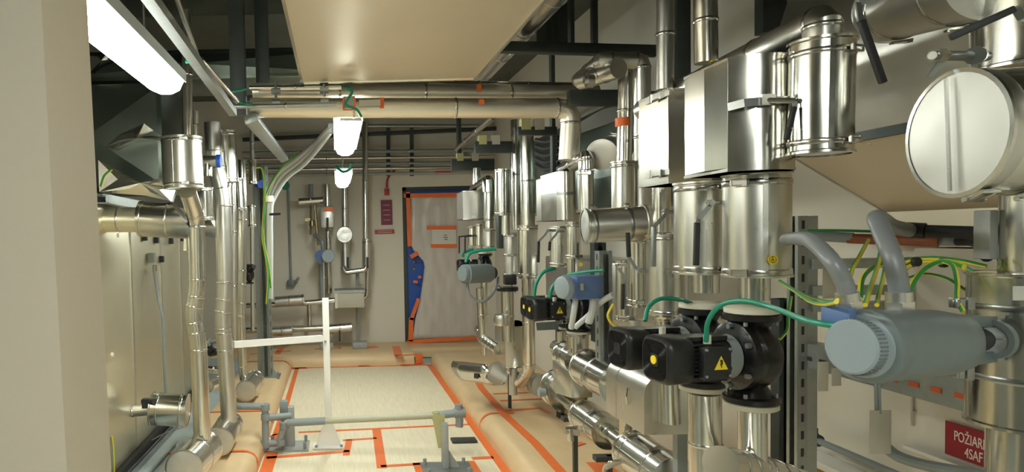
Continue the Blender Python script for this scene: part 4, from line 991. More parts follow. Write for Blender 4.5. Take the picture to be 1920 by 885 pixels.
for yy in (180, 323):
    q = PX(1232, yy+3, xl1-.004); k = MB(); k.obox(q, (0, 1, 0), (0, 0, 1), (1, 0, 0), .09, .009, .002); sb = k.build('strap', 'band', b1)
    k = MB(); k.obox(q-V((.006, .02, 0)), (0, 1, 0), (0, 0, 1), (1, 0, 0), .025, .012, .004); k.tube([q-V((.012, -.02, -.014)), q-V((.012, -.02, .014))], .005, 8); k.tube([q-V((.010, .03, .01)), q-V((.010, -.02, .01))], .003, 6); k.build('latch', 'band', sb)
# tall pipes into the box covers
vert(1322, -40, 118, 2.0, 46, 'bright tall pipe entering the top of the tall rounded box cover', m='alu', xb=1324)
vert(1248, -40, 168, 2.42, 34, 'darker tall pipe entering the narrower box cover', m='alud', xb=1247)
# sloping pipe and its hanging cover
xs = P(1541, 180, 1.72).x; zs_ = P(1541, 42, 1.72).z
pipe('fat pipe sloping away overhead from the hanging cover at the top right', [V((xs, 1.72, P(1541, 80, 1.72).z)), V((xs, 1.72, zs_)), V((xs+.02, 2.75, zs_-.03))], .043, m='alud', rad=.012, n=1, step=.3)
vcan(1541, 78, 290, 1.72, 128, 'free hanging bright cylindrical cover at the end of the sloping overhead pipe', m='alu', straps=(.1, .88), latch=(.45, -.85, 0), xb=1537, cone=(0, 0))
# pipes under the pumps
vert(1321, 737, 925, Y2, 66, 'bright standing pipe below the second near pump', m='alu', xb=1323, step=.35)
vert(1411, 760, 860, Y1, 58, 'bright pipe dropping from the front pump into the elbow', m='alu', bands=False)
pipe('horizontal elbow pipe at the bottom below the front pump', [P(1350, 868, 1.75), P(1420, 880, 1.95), P(1500, 905, 2.15)], .045, m='alu', rad=.03, step=.12)
# strut frame behind the pumps
Ys = 2.35
def vstrut(x, y0, y1, Y, w, label, **k):
    a = P(x, (y0+y1)/2, Y); return strut(label, V((a.x, Y, P(x, y1, Y).z)), V((a.x, Y, P(x, y0, Y).z)), w=w, **k)
vstrut(1494, 405, 925, 2.3, .040, 'slotted upright just right of the front pump', face=(-1, -.3, 0))
vstrut(1516, 405, 925, 2.42, .036, 'second slotted upright standing close behind the first near the front pump', face=(0, 1, 0))
vstrut(1466, 560, 925, 2.5, .05, 'dark upright post behind the front pump and its flanges', m='galvdark', slots=False)
vstrut(1275, 640, 925, 2.55, .036, 'dark grey upright behind the standing pipe of the second pump', m='greyp', slots=False, face=(0, 1, 0))
for yv in (495, 545, 575):
    a = P(1520, yv, 2.4); k = MB(); k.bar(a, a+V((.55, -.05, 0)), .035, .03, (0, 0, 1)); tag(k.build('cross_channel', 'galv'), {495: 'top', 545: 'middle', 575: 'lowest'}[yv]+' of the short cross channels behind the yellow cables', 'channel')
# slotted tray along the wall
tr0, tr1 = PX(1478, 660, 1.70), PX(1478, 660, 1.70).copy(); tr1.y = 1.55; tr1.z = P(1806, 738, 1.8).z; tr0.z = P(1478, 660, tr0.y).z
tt = T('cable_tray', 'slotted cable tray with orange seen through its slots behind the grey actuator', 'cable tray', (tr1+tr0)/2)
k = MB(); k.obox((tr0+tr1)/2, (0, 1, 0), (0, 0, 1), (1, 0, 0), (tr0.y-tr1.y)/2, .042, .002); k.obox((tr0+tr1)/2+V((.03, 0, .042)), (0, 1, 0), (0, 0, 1), (1, 0, 0), (tr0.y-tr1.y)/2, .002, .03); k.obox((tr0+tr1)/2+V((.03, 0, -.042)), (0, 1, 0), (0, 0, 1), (1, 0, 0), (tr0.y-tr1.y)/2, .002, .03); k.build('channel', 'galv', tt)
for i in range(13):
    q = tr0.lerp(tr1, (i+.5)/13); k = MB(); k.obox(q-V((.0035, 0, .005)), (0, 1, 0), (0, 0, 1), (1, 0, 0), .017, .007, .001); k.build('slot', 'copper2' if i > 4 else 'dark', tt, bevel=.0)
k = MB(); k.obox((tr0+tr1)/2+V((.045, -.05, 0)), (0, 1, 0), (0, 0, 1), (1, 0, 0), .3, .035, .01); tag(k.build('orange_cable_bundle', 'orange'), 'orange flat cable lying inside the slotted tray', 'cable')
# hanging tag plates
def hangtag(x0, y0, x1, y1, Y, label):
    a, b = P(x0, y1, Y), P(x1, y0, Y); k = MB(); k.box((a.x, Y, a.z), (b.x, Y+.004, b.z)); return tag(k.build('tag_plate', 'tag', bevel=.0015), label, 'tag plate')
hangtag(1534, 678, 1554, 734, 2.1, 'narrow beige tag plate hanging from the tray left of the grey actuator')
hangtag(1560, 690, 1578, 724, 2.2, 'smaller beige tag plate half behind the grey actuator')
hangtag(1631, 769, 1672, 852, 1.9, 'large beige tag plate hanging below the grey actuator in front of the wall')
hangtag(1543, 498, 1578, 560, 2.2, 'upper beige plate behind the left grey flexible conduit')
k = MB(); k.tube([P(1645, 715, 1.92), P(1646, 772, 1.92)], .008, 8); k.tube([P(1649, 720, 1.91), P(1651, 776, 1.9)], .003, 6); tag(k.build('tag_strap', 'greyp'), 'dark blue grey strap holding the large beige tag plate', 'strap')
# low conduits by the wall
pipe('grey conduit running low along the right wall from a clamp by the uprights', [PX(1528, 824, 2.05), PX(1528, 824, 2.05)+V((0, -1.6, -.0))], .014, m='greyp', bands=False, name='wall_conduit', cat='conduit')
k = MB(); q = PX(1529, 824, 2.05); k.lathe(q+V((0, .02, 0)), (0, -1, 0), [(0, 0), (.03, 0), (.03, .012), (.018, .014), (.018, .03), (.026, .03), (.026, .04), (0, .04)], 16); k.obox(q+V((0, .005, .03)), (1, 0, 0), (0, 1, 0), (0, 0, 1), .008, .01, .02); tag(k.build('conduit_clamp', 'galvdark'), 'dark clamp at the far end of the low grey conduit', 'clamp')
cable('thicker grey conduit curving down behind the large beige tag plate', [P(1660, 838, 2.0), P(1685, 856, 1.97), P(1735, 872, 1.9), P(1800, 884, 1.8), P(1850, 892, 1.7)], .016, 'greyp', 'wall_conduit', 'conduit')

# ---- big pipe at the right edge
Yp = 1.45; xc_ = P(1945, 440, Yp).x
def vx(y0, y1, r, label, **k): return can(label, V((xc_, Yp, P(1926, y1, Yp).z)), V((xc_, Yp, P(1926, y0, Yp).z)), r, **k)
vx(-60, 128, .113, 'wide upper sleeve of the big pipe at the top right corner', m='alu', straps=(), seam=False)
k = MB(); a = P(1826, 0, 1.40); 
pipe('big pipe at the right edge between the round end cap and the lower sleeve', [V((xc_, Yp, P(1926, 512, Yp).z)), V((xc_, Yp, P(1926, 300, Yp).z))], .062, m='alu', bands=False)
sl_ = vx(510, 797, .113, 'wide lower sleeve of the big pipe at the right edge, cut open for the actuator', m='alu', straps=(.32, .78), bm_='banddark', seam=False)
pipe('lowest section of the big pipe at the bottom right corner', [V((xc_, Yp, .2)), V((xc_, Yp, P(1926, 797, Yp).z))], .078, m='alu', step=.6)
for x, y in ((1800, 568), (1799, 699)):
    k = MB(); q = P(x, y, 1.37); k.obox(q, (1, 0, 0), (0, 1, 0), (0, 0, 1), .013, .012, .010); k.tube([q+V((-.016, -.008, .008)), q+V((-.016, -.008, -.008))], .007, 10); k.obox(q+V((.01, -.013, 0)), (1, 0, 0), (0, 1, 0), (0, 0, 1), .008, .002, .013); k.build('band_clamp', 'banddark', sl_, bevel=.001)

k = MB(); k.obox(P(1914, 550, 1.31), (.9, -.3, 0), (.3, .9, 0), (0, 0, 1), .014, .002, .014); k.build('small_label', 'cap', sl_)
# horizontally lying capped cylinder
dax = V((.995, -.08, .0)).normalized()
A_ = P(1790, 251, 1.30)
ecap = can('large horizontal cylinder whose pale round end cap faces the corridor at the right', A_, A_+dax*.45, .120, m='alu', capm='cap', straps=(.035, .24), bm_='alud', latch=(0, -.3, -.95), wd=.03, seam=False)
aa, bb = frame(dax); k = MB(); up = V((0, 0, 1)); sd = dax.cross(up).normalized()
prev = None
for i in range(9):
    u = -.110+.220*i/8; q = A_-dax*.0075+up*u+sd*(-.006-.006*u/.104)
    if prev is not None: k.bar(prev, q, .006, .004, sd)
    prev = q
k.build('cap_seam', 'band', ecap)
# valve spindle above the capped cylinder with its handle
vs_ = T('valve_spindle', 'valve spindle with a hex nut and clip above the round end cap', 'valve', P(1795, 120, 1.35))
k = MB(); k.tube([P(1765, 104, 1.32), P(1850, 106, 1.40)], .010, 14); k.build('shaft', 'galv', vs_)
k = MB(); k.tube([P(1752, 104, 1.30), P(1768, 104, 1.32)], .014, 6); k.tube([P(1748, 104, 1.295), P(1754, 104, 1.30)], .008, 12); k.build('nut', 'band', vs_)
k = MB(); k.prism([P(1758, 91, 1.325), P(1774, 92, 1.325), P(1774, 115, 1.325), P(1746, 146, 1.325), P(1740, 142, 1.325), P(1759, 115, 1.325)], (.0, .003, 0)); k.build('clip', 'galv', vs_)
k = MB(); k.tube([P(1826, 96, 1.37), P(1829, 116, 1.37)], .006, 10); k.tube([P(1828, 104, 1.36), P(1831, 104, 1.38)], .018, 14); k.build('washer', 'banddark', vs_)
h2 = T('valve_lever', 'black gripped valve lever pointing left across the top right sleeve', 'lever', P(1845, 55, 1.27))
k = MB(); k.bar(P(1780, 71, 1.26), P(1904, 16, 1.22), .013, .010, (0, 0, 1)); k.build('grip', 'rubber', h2, bevel=.003)
k = MB(); k.bar(P(1904, 14, 1.22), P(1917, 34, 1.25), .014, .004, (1, 0, 0)); k.bar(P(1917, 34, 1.25), P(1930, 42, 1.34), .014, .004, (0, 0, 1)); k.build('bracket', 'galv', h2)
# tilted can at the top right
tc = can('tilted cylindrical cover at the top edge above the free hanging one', P(1668, 15, 1.80), P(1860, -45, 1.45), .086, m='alud', straps=(.14, .72), latch=(-.1, -.75, -.6), cone=(0, 0), seam=False)
h3 = T('valve_lever', 'long black gripped lever hanging down beside the tilted cover', 'lever', P(1650, 155, 1.55))
k = MB(); k.bar(P(1614, 38, 1.52), P(1656, 156, 1.52), .016, .012, (1, 0, 0)); k.build('grip', 'rubber', h3, bevel=.003)
k = MB(); k.bar(P(1609, 5, 1.54), P(1615, 42, 1.52), .012, .004, (1, 0, 0)); k.bar(P(1609, 5, 1.54), P(1640, 0, 1.6), .012, .004, (0, 0, 1)); k.build('arm', 'galv', h3)

# ---- near grey actuator
ac = T('valve_actuator', 'large grey actuator with a round pale dial cap, clamped to the big sleeve', 'actuator', P(1700, 715, 1.25))
A0 = P(1602, 650, 1.30); A1 = P(1786, 640, 1.365); d = (A1-A0).normalized(); L = (A1-A0).length
MB().lathe(A0+d*.02, d, [(0, 0), (.064, 0), (.071, .004), (.073, .018), (.070, .026), (.0695, .05), (.066, L-.07), (.058, L-.02), (.052, L-.01), (0, L-.01)], 40, sup=2.4).build('housing', 'greyact', ac, smooth=45)
k = MB(); k.lathe(A0-d*.012, d, [(0, 0), (.050, 0), (.054, .003), (.054, .026), (.062, .03), (.065, .04), (0, .04)], 48)
cap_ = k.build('dial_cap', 'greylight', ac)
k = MB(); a, b = frame(d)
for i in range(44):
    th = 2*math.pi*i/44; o = (a*math.cos(th)+b*math.sin(th))*.0545; k.bar(A0-d*.006+o, A0+d*.012+o, .003, .003)
k.build('cap_ribs', 'greyact', cap_)
k = MB(); k.obox(P(1572, 594, 1.34), d, d.cross(V((0, 0, 1))), (0, 0, 1), .010, .03, .02); k.build('blue_corner', 'blueact', ac, bevel=.003)
for (y0, y1) in ((598, 604), (684, 668)):
    k = MB(); k.bar(P(1765, y0, 1.36), P(1868, y1, 1.41), .024, .006, (0, 0, 1)); k.build('bracket_arm', 'greyact', ac, bevel=.0015)
k = MB(); k.lathe(P(1868, 636, 1.405), V((-.975, -.2, 0)), [(.030, 0), (.041, 0), (.041, .012), (.030, .012)], 32); k.build('clamp_ring', 'greyact', ac)
k = MB(); k.lathe(P(1866, 636, 1.405), V((-.975, -.2, 0)), [(0, 0), (.034, 0), (.034, .004), (0, .004)], 32); k.bar(P(1850, 636, 1.40), P(1884, 636, 1.36), .0025, .003, (0, 0, 1)); k.build('split_plate', 'greyp', ac)
k = MB(); k.tube([P(1780, 638, 1.36), P(1830, 636, 1.39)], .0065, 12); k.build('spindle', 'band', ac)
MB().lathe(P(1848, 636, 1.395), (-.97, -.2, 0), [(0, 0), (.020, .002), (.024, .012), (.018, .024), (0, .03)], 20).build('coupling', 'rubber', ac)
g1, g2 = P(1587, 575, 1.225), P(1686, 570, 1.29)
flexconduit('left grey flexible conduit arching from behind the stickered cover into the large actuator', [P(1474, 449, 1.78), P(1492, 447, 1.70), P(1520, 452, 1.5), P(1556, 485, 1.36), P(1583, 530, 1.34), P(1590, 560, 1.34)], .0165)
flexconduit('right grey flexible conduit rising from the large actuator and bending back', [P(1705, 432, 1.72), P(1672, 424, 1.66), P(1645, 408, 1.50), P(1652, 430, 1.44), P(1672, 480, 1.38), P(1684, 530, 1.37), P(1686, 560, 1.37)], .0185)
k = MB(); k.tube([P(1700, 431, 1.73), P(1735, 433, 1.70)], .020, 16); k.tube([P(1735, 433, 1.70), P(1848, 437, 1.62)], .016, 14)
tag(k.build('black_cable', 'rubber'), 'thick black cable going right from the bent conduit to the big pipe', 'cable')
rc = T('rusty_pipe', 'brown and black horizontal pipe crossing behind the grey flexible conduits', 'pipe', P(1660, 452, 1.85))
k = MB(); k.tube([P(1500, 441, 2.0), P(1600, 446, 1.9)], .015, 14); k.build('dark_sleeve', 'greyp', rc); k = MB(); k.tube([P(1735, 452, 1.78), P(1800, 453, 1.72)], .012, 14); k.build('dark_sleeve', 'greyp', rc)
k = MB(); k.tube([P(1590, 447, 1.91), P(1760, 453, 1.75)], .0145, 14); k.build('pipe', 'copper', rc)
cable('black lead sagging from the rusty pipe to the big pipe at the right', [P(1795, 452, 1.72), P(1825, 454, 1.68), P(1846, 466, 1.6), P(1850, 482, 1.55)], .012, 'rubber', 'black_lead')
cable('straight dark green cable lying on top of the rusty pipe', [P(1515, 432, 1.98), P(1570, 432, 1.93), P(1640, 434, 1.88)], .004, 'ygg', 'earth_cable')
k = MB(); k.obox(P(1848, 440, 1.50), (1, 0, 0), (0, 1, 0), (0, 0, 1), .010, .02, .055); tag(k.build('strut_plate', 'greyx', bevel=.003), 'grey green bracket plate beside the big pipe under the round end cap', 'bracket')
yg = [
 ('front yellow green wire arching from the stickered cover to the large actuator', [(1462, 527, 1.8), (1490, 545, 1.65), (1520, 565, 1.45), (1545, 570, 1.35), (1568, 566, 1.27)], .0045),
 ('upper yellow green wire beside the arching front one', [(1500, 548, 1.85), (1530, 560, 1.6), (1555, 566, 1.4), (1570, 562, 1.3)], .0035),
 ('yellow wire dropping beside the black pump body near the uprights', [(1483, 555, 1.9), (1478, 590, 1.9), (1476, 618, 1.9), (1462, 636, 1.88)], .0045),
 ('straight yellow green wire leaning behind the left flexible conduit', [(1628, 450, 1.8), (1612, 480, 1.75), (1596, 512, 1.7), (1592, 560, 1.6)], .005),
 ('second leaning yellow green wire left of the right flexible conduit', [(1652, 468, 1.7), (1645, 500, 1.62), (1632, 540, 1.5), (1622, 572, 1.4)], .005),
 ('third leaning yellow green wire nearest the right flexible conduit', [(1662, 488, 1.66), (1656, 520, 1.6), (1648, 550, 1.5), (1644, 572, 1.4)], .0045),
 ('low looping yellow green wire between the two flexible conduits', [(1612, 560, 1.6), (1618, 520, 1.65), (1645, 498, 1.7), (1690, 492, 1.7), (1720, 485, 1.66)], .006),
 ('uppermost yellow green wire arching to the lower sleeve', [(1680, 500, 1.7), (1705, 488, 1.66), (1750, 484, 1.6), (1800, 489, 1.56), (1850, 500, 1.52)], .005),
 ('yellow green wire just under the uppermost arch', [(1690, 510, 1.7), (1712, 494, 1.66), (1755, 488, 1.6), (1796, 497, 1.56), (1826, 512, 1.54)], .006),
 ('broad arching yellow green wire falling to the actuator housing', [(1702, 556, 1.5), (1712, 530, 1.54), (1735, 503, 1.56), (1770, 490, 1.55), (1808, 500, 1.5)], .006),
 ('lower arching yellow green wire behind the broad one', [(1702, 522, 1.7), (1735, 514, 1.68), (1775, 522, 1.62), (1812, 545, 1.56)], .004),
 ('yellow wire dropping to the upper band clamp of the lower sleeve', [(1770, 490, 1.5), (1788, 500, 1.45), (1795, 530, 1.4), (1795, 560, 1.37), (1806, 585, 1.35)], .0045)]
for lab, pts, r_ in yg: cable(lab, [P(*p) for p in pts], r_, 'yg', 'earth_wire', 'cable')
for x, y, l in ((1717, 491, 'left'), (1768, 493, 'right')): k = MB(); k.tube([P(x-3, y, 1.58), P(x+5, y, 1.57)], .011, 12); tag(k.build('cable_tie', 'rubber'), l+' black tie around the arching yellow green wires', 'cable tie')
cable('thick green cable arching from the front pump to the large actuator', [P(1324, 640, 1.83), P(1328, 602, 1.8), P(1352, 572, 1.75), P(1395, 564, 1.7), P(1450, 577, 1.6), P(1510, 600, 1.4), P(1572, 612, 1.33)], .0065)
cable('green cable arching from the second near pump behind the first', [P(1209, 602, 2.08), P(1217, 575, 2.1), P(1240, 560, 2.12), P(1275, 562, 2.14), P(1300, 570, 2.2)], .0065)

# ================================================================== between near and middle groups
pipe('slim upright pipe marked with an orange label, under the high elbow', [P(1170, 305, 3.1), P(1174, 110, 3.1)], RR(27, 3.1), m='alu', step=.3)
k = MB(); k.lathe(P(1169, 237, 3.1), (0, 0, 1), [(0, 0), (RR(28, 3.1)+.001, 0), (RR(28, 3.1)+.001, .038), (0, .038)], 20); tag(k.build('orange_label', 'orange'), 'orange label wrapped on the slim upright pipe below the high elbow', 'label')
e0 = P(1203, 118, 3.0)
pipe('pipe with high elbows running over to the left beside the orange labelled pipe', [P(1206, 520, 3.0), P(1204, 114, 3.0), P(1130, 112, 3.0), P(1085, 150, 3.5)], RR(30, 3.0), m='alud', rad=.03, n=2, step=.4)
pipe('short fat sloping pipe under the high elbow', [P(1090, 150, 3.2), P(1160, 128, 2.95)], .045, m='alud', step=.1)
k = MB(); k.tube([P(1112, 152, 3.0), P(1100, 152, 3.0)], .03, 12); k.tube([P(1095, 150, 3.0), P(1113, 150, 3.0)], .016, 10); tag(k.build('isolation_valve', 'alud'), 'small round valve body on the fat sloping pipe near the top', 'valve')
vcan(1169, 303, 452, 3.02, 46, 'bright cover with a top latch just below the orange labelled pipe', m='aluw', straps=(.94,), latch=(.2, -.95, 0))
can('short fat elbow cover peeping out left of the bright latched cover', P(1128, 290, 3.3), P(1165, 272, 3.6), .072, m='alud', capm='alud', straps=(.6,))
hc = can('horizontal cylindrical cover with its round end toward the corridor at mid height', P(1096, 424, 2.72), P(1208, 418, 2.70), .0685, m='alud', capm='cap', straps=(.13, .72), bm_='banddark', latch=(0, -.3, .95), seam=False)
lever_px(hc, [(1199, 507), (1190, 500), (1179, 482), (1177, 436)], 2.58, 6, 2, stem=(1215, 507))
vcan(1240, 345, 440, 2.62, 36, 'pipe section between the narrower box cover and the tall plain cover', m='alu', straps=())
tp = vcan(1250, 440, 588, 2.55, 78, 'tall plain cover left of the levered cover, with a long bare lever', m='aluw', straps=(.03, .95), latch=(.4, -.9, 0))
lever_px(tp, [(1248, 396), (1246, 404), (1226, 425), (1225, 500)], 2.4, 7, 2, gg='galv', stem=(1275, 400))
can('spherical shouldered pipe joint below the tall plain cover', P(1251, 640, 2.55), P(1250, 596, 2.55), .044, straps=(), cone=(0, .07))
vcan(1199, 438, 575, 2.75, 44, 'middle slim cover under the horizontal cylinder', m='alu', straps=(.08, .9), latch=(-.2, -.95, 0))
vs2 = vcan(1174, 488, 600, 2.85, 40, 'small bright cover with a dark lever beside the green cable', m='alu', straps=(.05, .93), latch=(-.5, -.8, 0))
lever_px(vs2, [(1160, 503), (1168, 515), (1168, 532), (1167, 580)], 2.74, 5, 2)
vert(1190, 600, 700, 2.8, 28, 'pipe going down behind the second near pump fan cover', m='alud')
cable('yellow wire loop left of the small bright levered cover', [P(1150, 570, 3.0), P(1140, 590, 3.0), P(1146, 605, 3.0), P(1158, 612, 3.0)], .006, 'ygy', 'earth_wire')
vstrut(1132, 470, 700, 3.3, .06, 'grey green slotted upright between the near and middle pumps', face=(0, -1, 0))
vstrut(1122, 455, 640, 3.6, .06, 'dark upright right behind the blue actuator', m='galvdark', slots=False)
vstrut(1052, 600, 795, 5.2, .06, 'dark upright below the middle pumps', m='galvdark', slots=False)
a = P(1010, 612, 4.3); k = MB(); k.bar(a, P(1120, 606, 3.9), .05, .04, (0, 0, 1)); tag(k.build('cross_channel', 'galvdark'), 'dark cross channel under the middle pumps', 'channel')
# background ducts on the right wall
bent('dark duct hidden high behind the middle pipe group', (1.62, 3.6, 1.75), (XR-.005, 6.2, 2.35), 'darkduct', 'n')
bent('second dark duct lower on the right wall behind the far covers', (1.75, 3.4, .95), (XR-.005, 5.6, 1.40), 'alud', 'n')
for i, (x0, y0, x1, y1, Y, lab) in enumerate(((970, 246, 1042, 246, 4.3, 'nearest'), (890, 276, 960, 276, 5.2, 'middle'), (846, 309, 926, 309, 6.2, 'farthest'))):
    beam(lab+' of the three dark cross beams above the far covers', P(x0, y0, Y), P(x1, y1, Y), (15+6*(i > 0))/F*Y, .05, 'galvdark')
    for j, dx in enumerate((.2, .55)):
        q = P(x0+(x1-x0)*dx, y0-12-i, Y); k = MB(); k.obox(q, (1, 0, 0), (0, 1, 0), (0, 0, 1), .03, .03, .035); tag(k.build('pipe_block', 'crown' if j == 0 else 'tag'), ('yellowish' if j == 0 else 'beige')+' pipe block on the '+lab+' dark cross beam', 'pipe block')
post('dark hanging post over the nearest dark cross beam', 1036, 1043, 330, 4.35)
post('dark hanging post over the farthest dark cross beam', 858, 866, 300, 6.25, top=2.9)
pipe('thin bright pipe sloping down toward the farthest cross beam', [P(856, 280, 6.3), P(925, 218, 4.6)], .022, m='alu', step=.8)
for i in range(5):
    cable(['topmost', 'second', 'third', 'fourth', 'lowest'][i]+' of the dark cables drooping in the gap right of the nearest cross beam', [P(1005, 262+i*12, 4.6), P(1025, 266+i*13, 4.5), P(1048, 258+i*12, 4.4)], .014, 'rubber', 'dark_cable')
# ================================================================== middle group (about 3.7 m away)
Ym = 3.72
pump('front pump of the middle pair with a yellow triangle, its cover dot small and yellow', P(1076, 577, Ym), AX, 1.0, badge='yellow')
pump('rear pump of the middle pair, half hidden behind the front one', P(1060, 572, 3.98), AX, 1.0, badge='yellow')
cable('left green cable arching into the rear middle pump', [P(1001, 556, 3.9), P(1006, 530, 3.9), P(1020, 510, 3.9), P(1042, 503, 3.9)], .010)
cable('second green cable arching into the front middle pump', [P(1031, 558, 3.6), P(1035, 540, 3.6), P(1050, 524, 3.6), P(1062, 519, 3.6)], .010)
cable('long green cable passing over the blue actuator', [P(1064, 516, 3.4), P(1095, 510, 3.3), P(1132, 507, 3.2)], .009)
# blue actuator
ba = T('valve_actuator', 'blue box shaped actuator with a pale round dial on its left end', 'actuator', P(1088, 560, 3.2))
dd = V((.93, .36, 0)).normalized(); sdd = dd.cross(V((0, 0, 1)))
q = P(1093, 538, 3.22); k = MB(); k.obox(q, dd, sdd, (0, 0, 1), .082, .055, .056); k.build('housing', 'blueact', ba, bevel=.01)
q0 = P(1072, 538, 3.16)-dd*.03; MB().lathe(q0, -dd, [(0, 0), (.055, 0), (.058, .01), (.052, .03), (.045, .034), (0, .036)], 32).build('dial', 'greylight', ba)
k = MB(); k.obox(P(1091, 538, 3.14), dd, sdd, (0, 0, 1), .008, .003, .016); k.build('small_label', 'tag', ba)
for x in (1079, 1113): k = MB(); k.tube([P(x, 560, 3.2), P(x, 566, 3.2)], .014, 8); k.build('cable_gland', 'tag', ba)
cable('left pale hose dropping from the blue actuator', [P(1079, 564, 3.2), P(1076, 585, 3.2), P(1071, 615, 3.25)], .014, 'flexl', 'hose', 'hose')
cable('right pale hose dropping from the blue actuator', [P(1113, 564, 3.2), P(1110, 585, 3.2), P(1104, 605, 3.22)], .018, 'flexl', 'hose', 'hose')
cable('grey hose running diagonally down behind the blue actuator hoses', [P(1150, 552, 3.1), P(1125, 568, 3.2), P(1105, 590, 3.3), P(1078, 614, 3.35)], .014, 'flexl', 'hose', 'hose')
pipe('short mitred pipe sloping over the middle covers', [P(1057, 317, 3.9), P(1098, 296, 3.3), P(1099, 318, 3.3)], .036, m='alu', rad=.01, n=1, step=.3)
def boxm(xn, w1, y0, y1, Y, dY, wx, label, m='aluw', bulge=.02, **k):
    x = P(xn, (y0+y1)/2, Y).x
    return boxcover(label, plan_arc(x, Y+dY, Y, x+wx, bulge), P(xn, y1, Y).z, P(xn, y0, Y).z, m=m, **k)
boxm(1044, 0, 322, 413, 3.68, .28, .11, 'middle box cover with a rounded front and a dark strap', m='alu', bulge=.03, straps=(P(1060, 366, 3.68).z,))
boxm(1028, 0, 331, 415, 4.2, .25, .10, 'slim white looking box cover left of the middle rounded one', bulge=.005)
vcan(1098, 320, 398, 3.3, 30, 'bright upright cover hanging below the short mitred pipe', m='alu', straps=(.93,), latch=(-.3, -.95, 0))
cm = vcan(1047, 424, 500, 3.9, 33, 'dented grey white cover above the rear middle pump', m='aluw', straps=(.07, .93), latch=(.3, -.95, 0))
lever_px(cm, [(1026, 433), (1022, 440), (1010, 453), (1009, 492)], 3.75, 4, 2, stem=(1045, 433))
cm2 = vcan(1075, 416, 485, 3.7, 28, 'brighter cover right of the dented grey white one', m='alu', straps=(.07, .9), latch=(.3, -.95, 0))
lever_px(cm2, [(1046, 434), (1042, 440), (1031, 453), (1030, 470)], 3.6, 4, 2, stem=(1058, 434))
vert(1072, 485, 548, 3.72, 20, 'pipe neck between the brighter cover and the front middle pump', m='alu', bands=False)
MB_ = MB(); MB_.lathe(P(1089, 496, 3.6), (0, -1, 0), [(0, 0), (.011, 0), (.011, .002), (0, .002)], 16); tag(MB_.build('yellow_tag', 'yellow'), 'small yellow dot beside the neck of the front middle pump', 'tag')
can('pipe collar directly below the front middle pump', P(1083, 668, Ym), P(1083, 625, Ym), RR(40, Ym), straps=(.95,), m='alu')
vert(1053, 622, 760, 3.95, 20, 'upright pipe under the rear middle pump', m='alu', step=.3)
# ---- low header pipes along the rack
XHd = 1.33
def run(y0, y1, z, r, label, X=XHd, **k): return can(label, V((X, y0, z)), V((X, y1, z)), r, **k)
pipe('upper low header pipe running away along the rack', [V((XHd, 2.65, .88)), V((XHd, 4.05, .90))], .045, m='alu', step=.4)
run(3.14, 3.55, .875, .098, 'wide plain barrel on the upper low header with its flat end toward the viewer', m='alu', straps=(.5,), bm_='alud', latch=(-1, 0, 0))
run(3.68, 3.9, .885, .075, 'narrower barrel behind the wide one on the upper low header', m='alu', straps=(.5,), latch=(-1, 0, .2))
x_ = XHd-.095; k = MB(); k.prism([(x_+.02, 3.60, .84), (x_+.02, 3.90, .85), (x_+.02, 3.90, .66), (x_+.02, 3.60, .70)], (.12, 0, 0)); tag(k.build('insulated_box', 'aluw', bevel=.004), 'box shaped cladding below the upper low header', 'insulation box')
# dome topped box
xb0 = P(1203, 760, 2.4).x; xb1 = xb0+.165; zb0, zb1_ = P(1203, 813, 2.4).z, P(1203, 698, 2.4).z
sec = [(xb0, zb0), (xb0, zb1_-.0825)]+[(xb0+(xb1-xb0)*(1-math.cos(math.pi*k/12))/2, zb1_-.0825+.0825*math.sin(math.pi*k/12)) for k in range(1, 12)]+[(xb1, zb1_-.0825), (xb1, zb0)]
db = T('insulated_flange_box', 'dome topped box cover low on the rack under the second near pump', 'insulation box', ((xb0+xb1)/2, 2.55, zb0))
MB().prism([(x, 2.38, z) for x, z in sec], (0, .34, 0)).build('cladding', 'aluw', db, smooth=40)
k = MB(); k.prism([((xb0+xb1)/2+(x-(xb0+xb1)/2)*1.015, 2.62, zb0+(z-zb0)*1.01) for x, z in sec], (0, .012, 0)); k.build('strap', 'alud', db)
k = MB(); q = V((xb0-.004, 2.50, (zb0+zb1_)/2)); k.tube([q+V((0, .01, .03)), q+V((-.008, 0, 0)), q+V((0, .01, -.03))], .004, 8); k.build('grip_loop', 'band', db)
pipe('short upright pipe entering the front of the dome topped box', [P(1256, 792, 2.36), P(1254, 700, 2.36)], .036, m='alu', bands=False)
pipe('bright neck between the wide barrel and the dome topped box', [V((XHd-.1, 2.70, .93)), V((XHd-.03, 3.17, .89))], .042, m='alu', step=.12)
# lower header
ZLo = .60
pipe('lower low header pipe running away along the rack', [V((XHd, 2.75, ZLo)), V((XHd, 4.0, ZLo+.01))], .040, m='alu', step=.3)
run(2.62, 3.0, ZLo, .096, 'large barrel at the near end of the lower header, its end cap reflecting orange', m='alu', capm='alud', straps=(.3, .85), latch=(-.3, 0, 1))
run(3.28, 3.62, ZLo, .080, 'banded barrel in the middle of the lower header', m='alu', capm='alu', straps=(.35, .9), latch=(-.5, 0, 1))
run(3.86, 4.02, ZLo+.06, .115, 'round topped disc housing at the far end of the lower header', m='alu', straps=(.5,))
k = MB(); k.tube([V((XHd-.12, 3.9, ZLo+.06)), V((XHd-.16, 3.9, ZLo+.06))], .025, 16); tag(k.build('disc_knob', 'greyp'), 'dark knob on the left of the disc housing', 'knob')
pipe('short upright pipe rising from the lower header between its barrels', [V((XHd, 3.08, ZLo)), V((XHd, 3.08, P(1140, 745, 3.08).z))], .030, m='alu', bands=False)
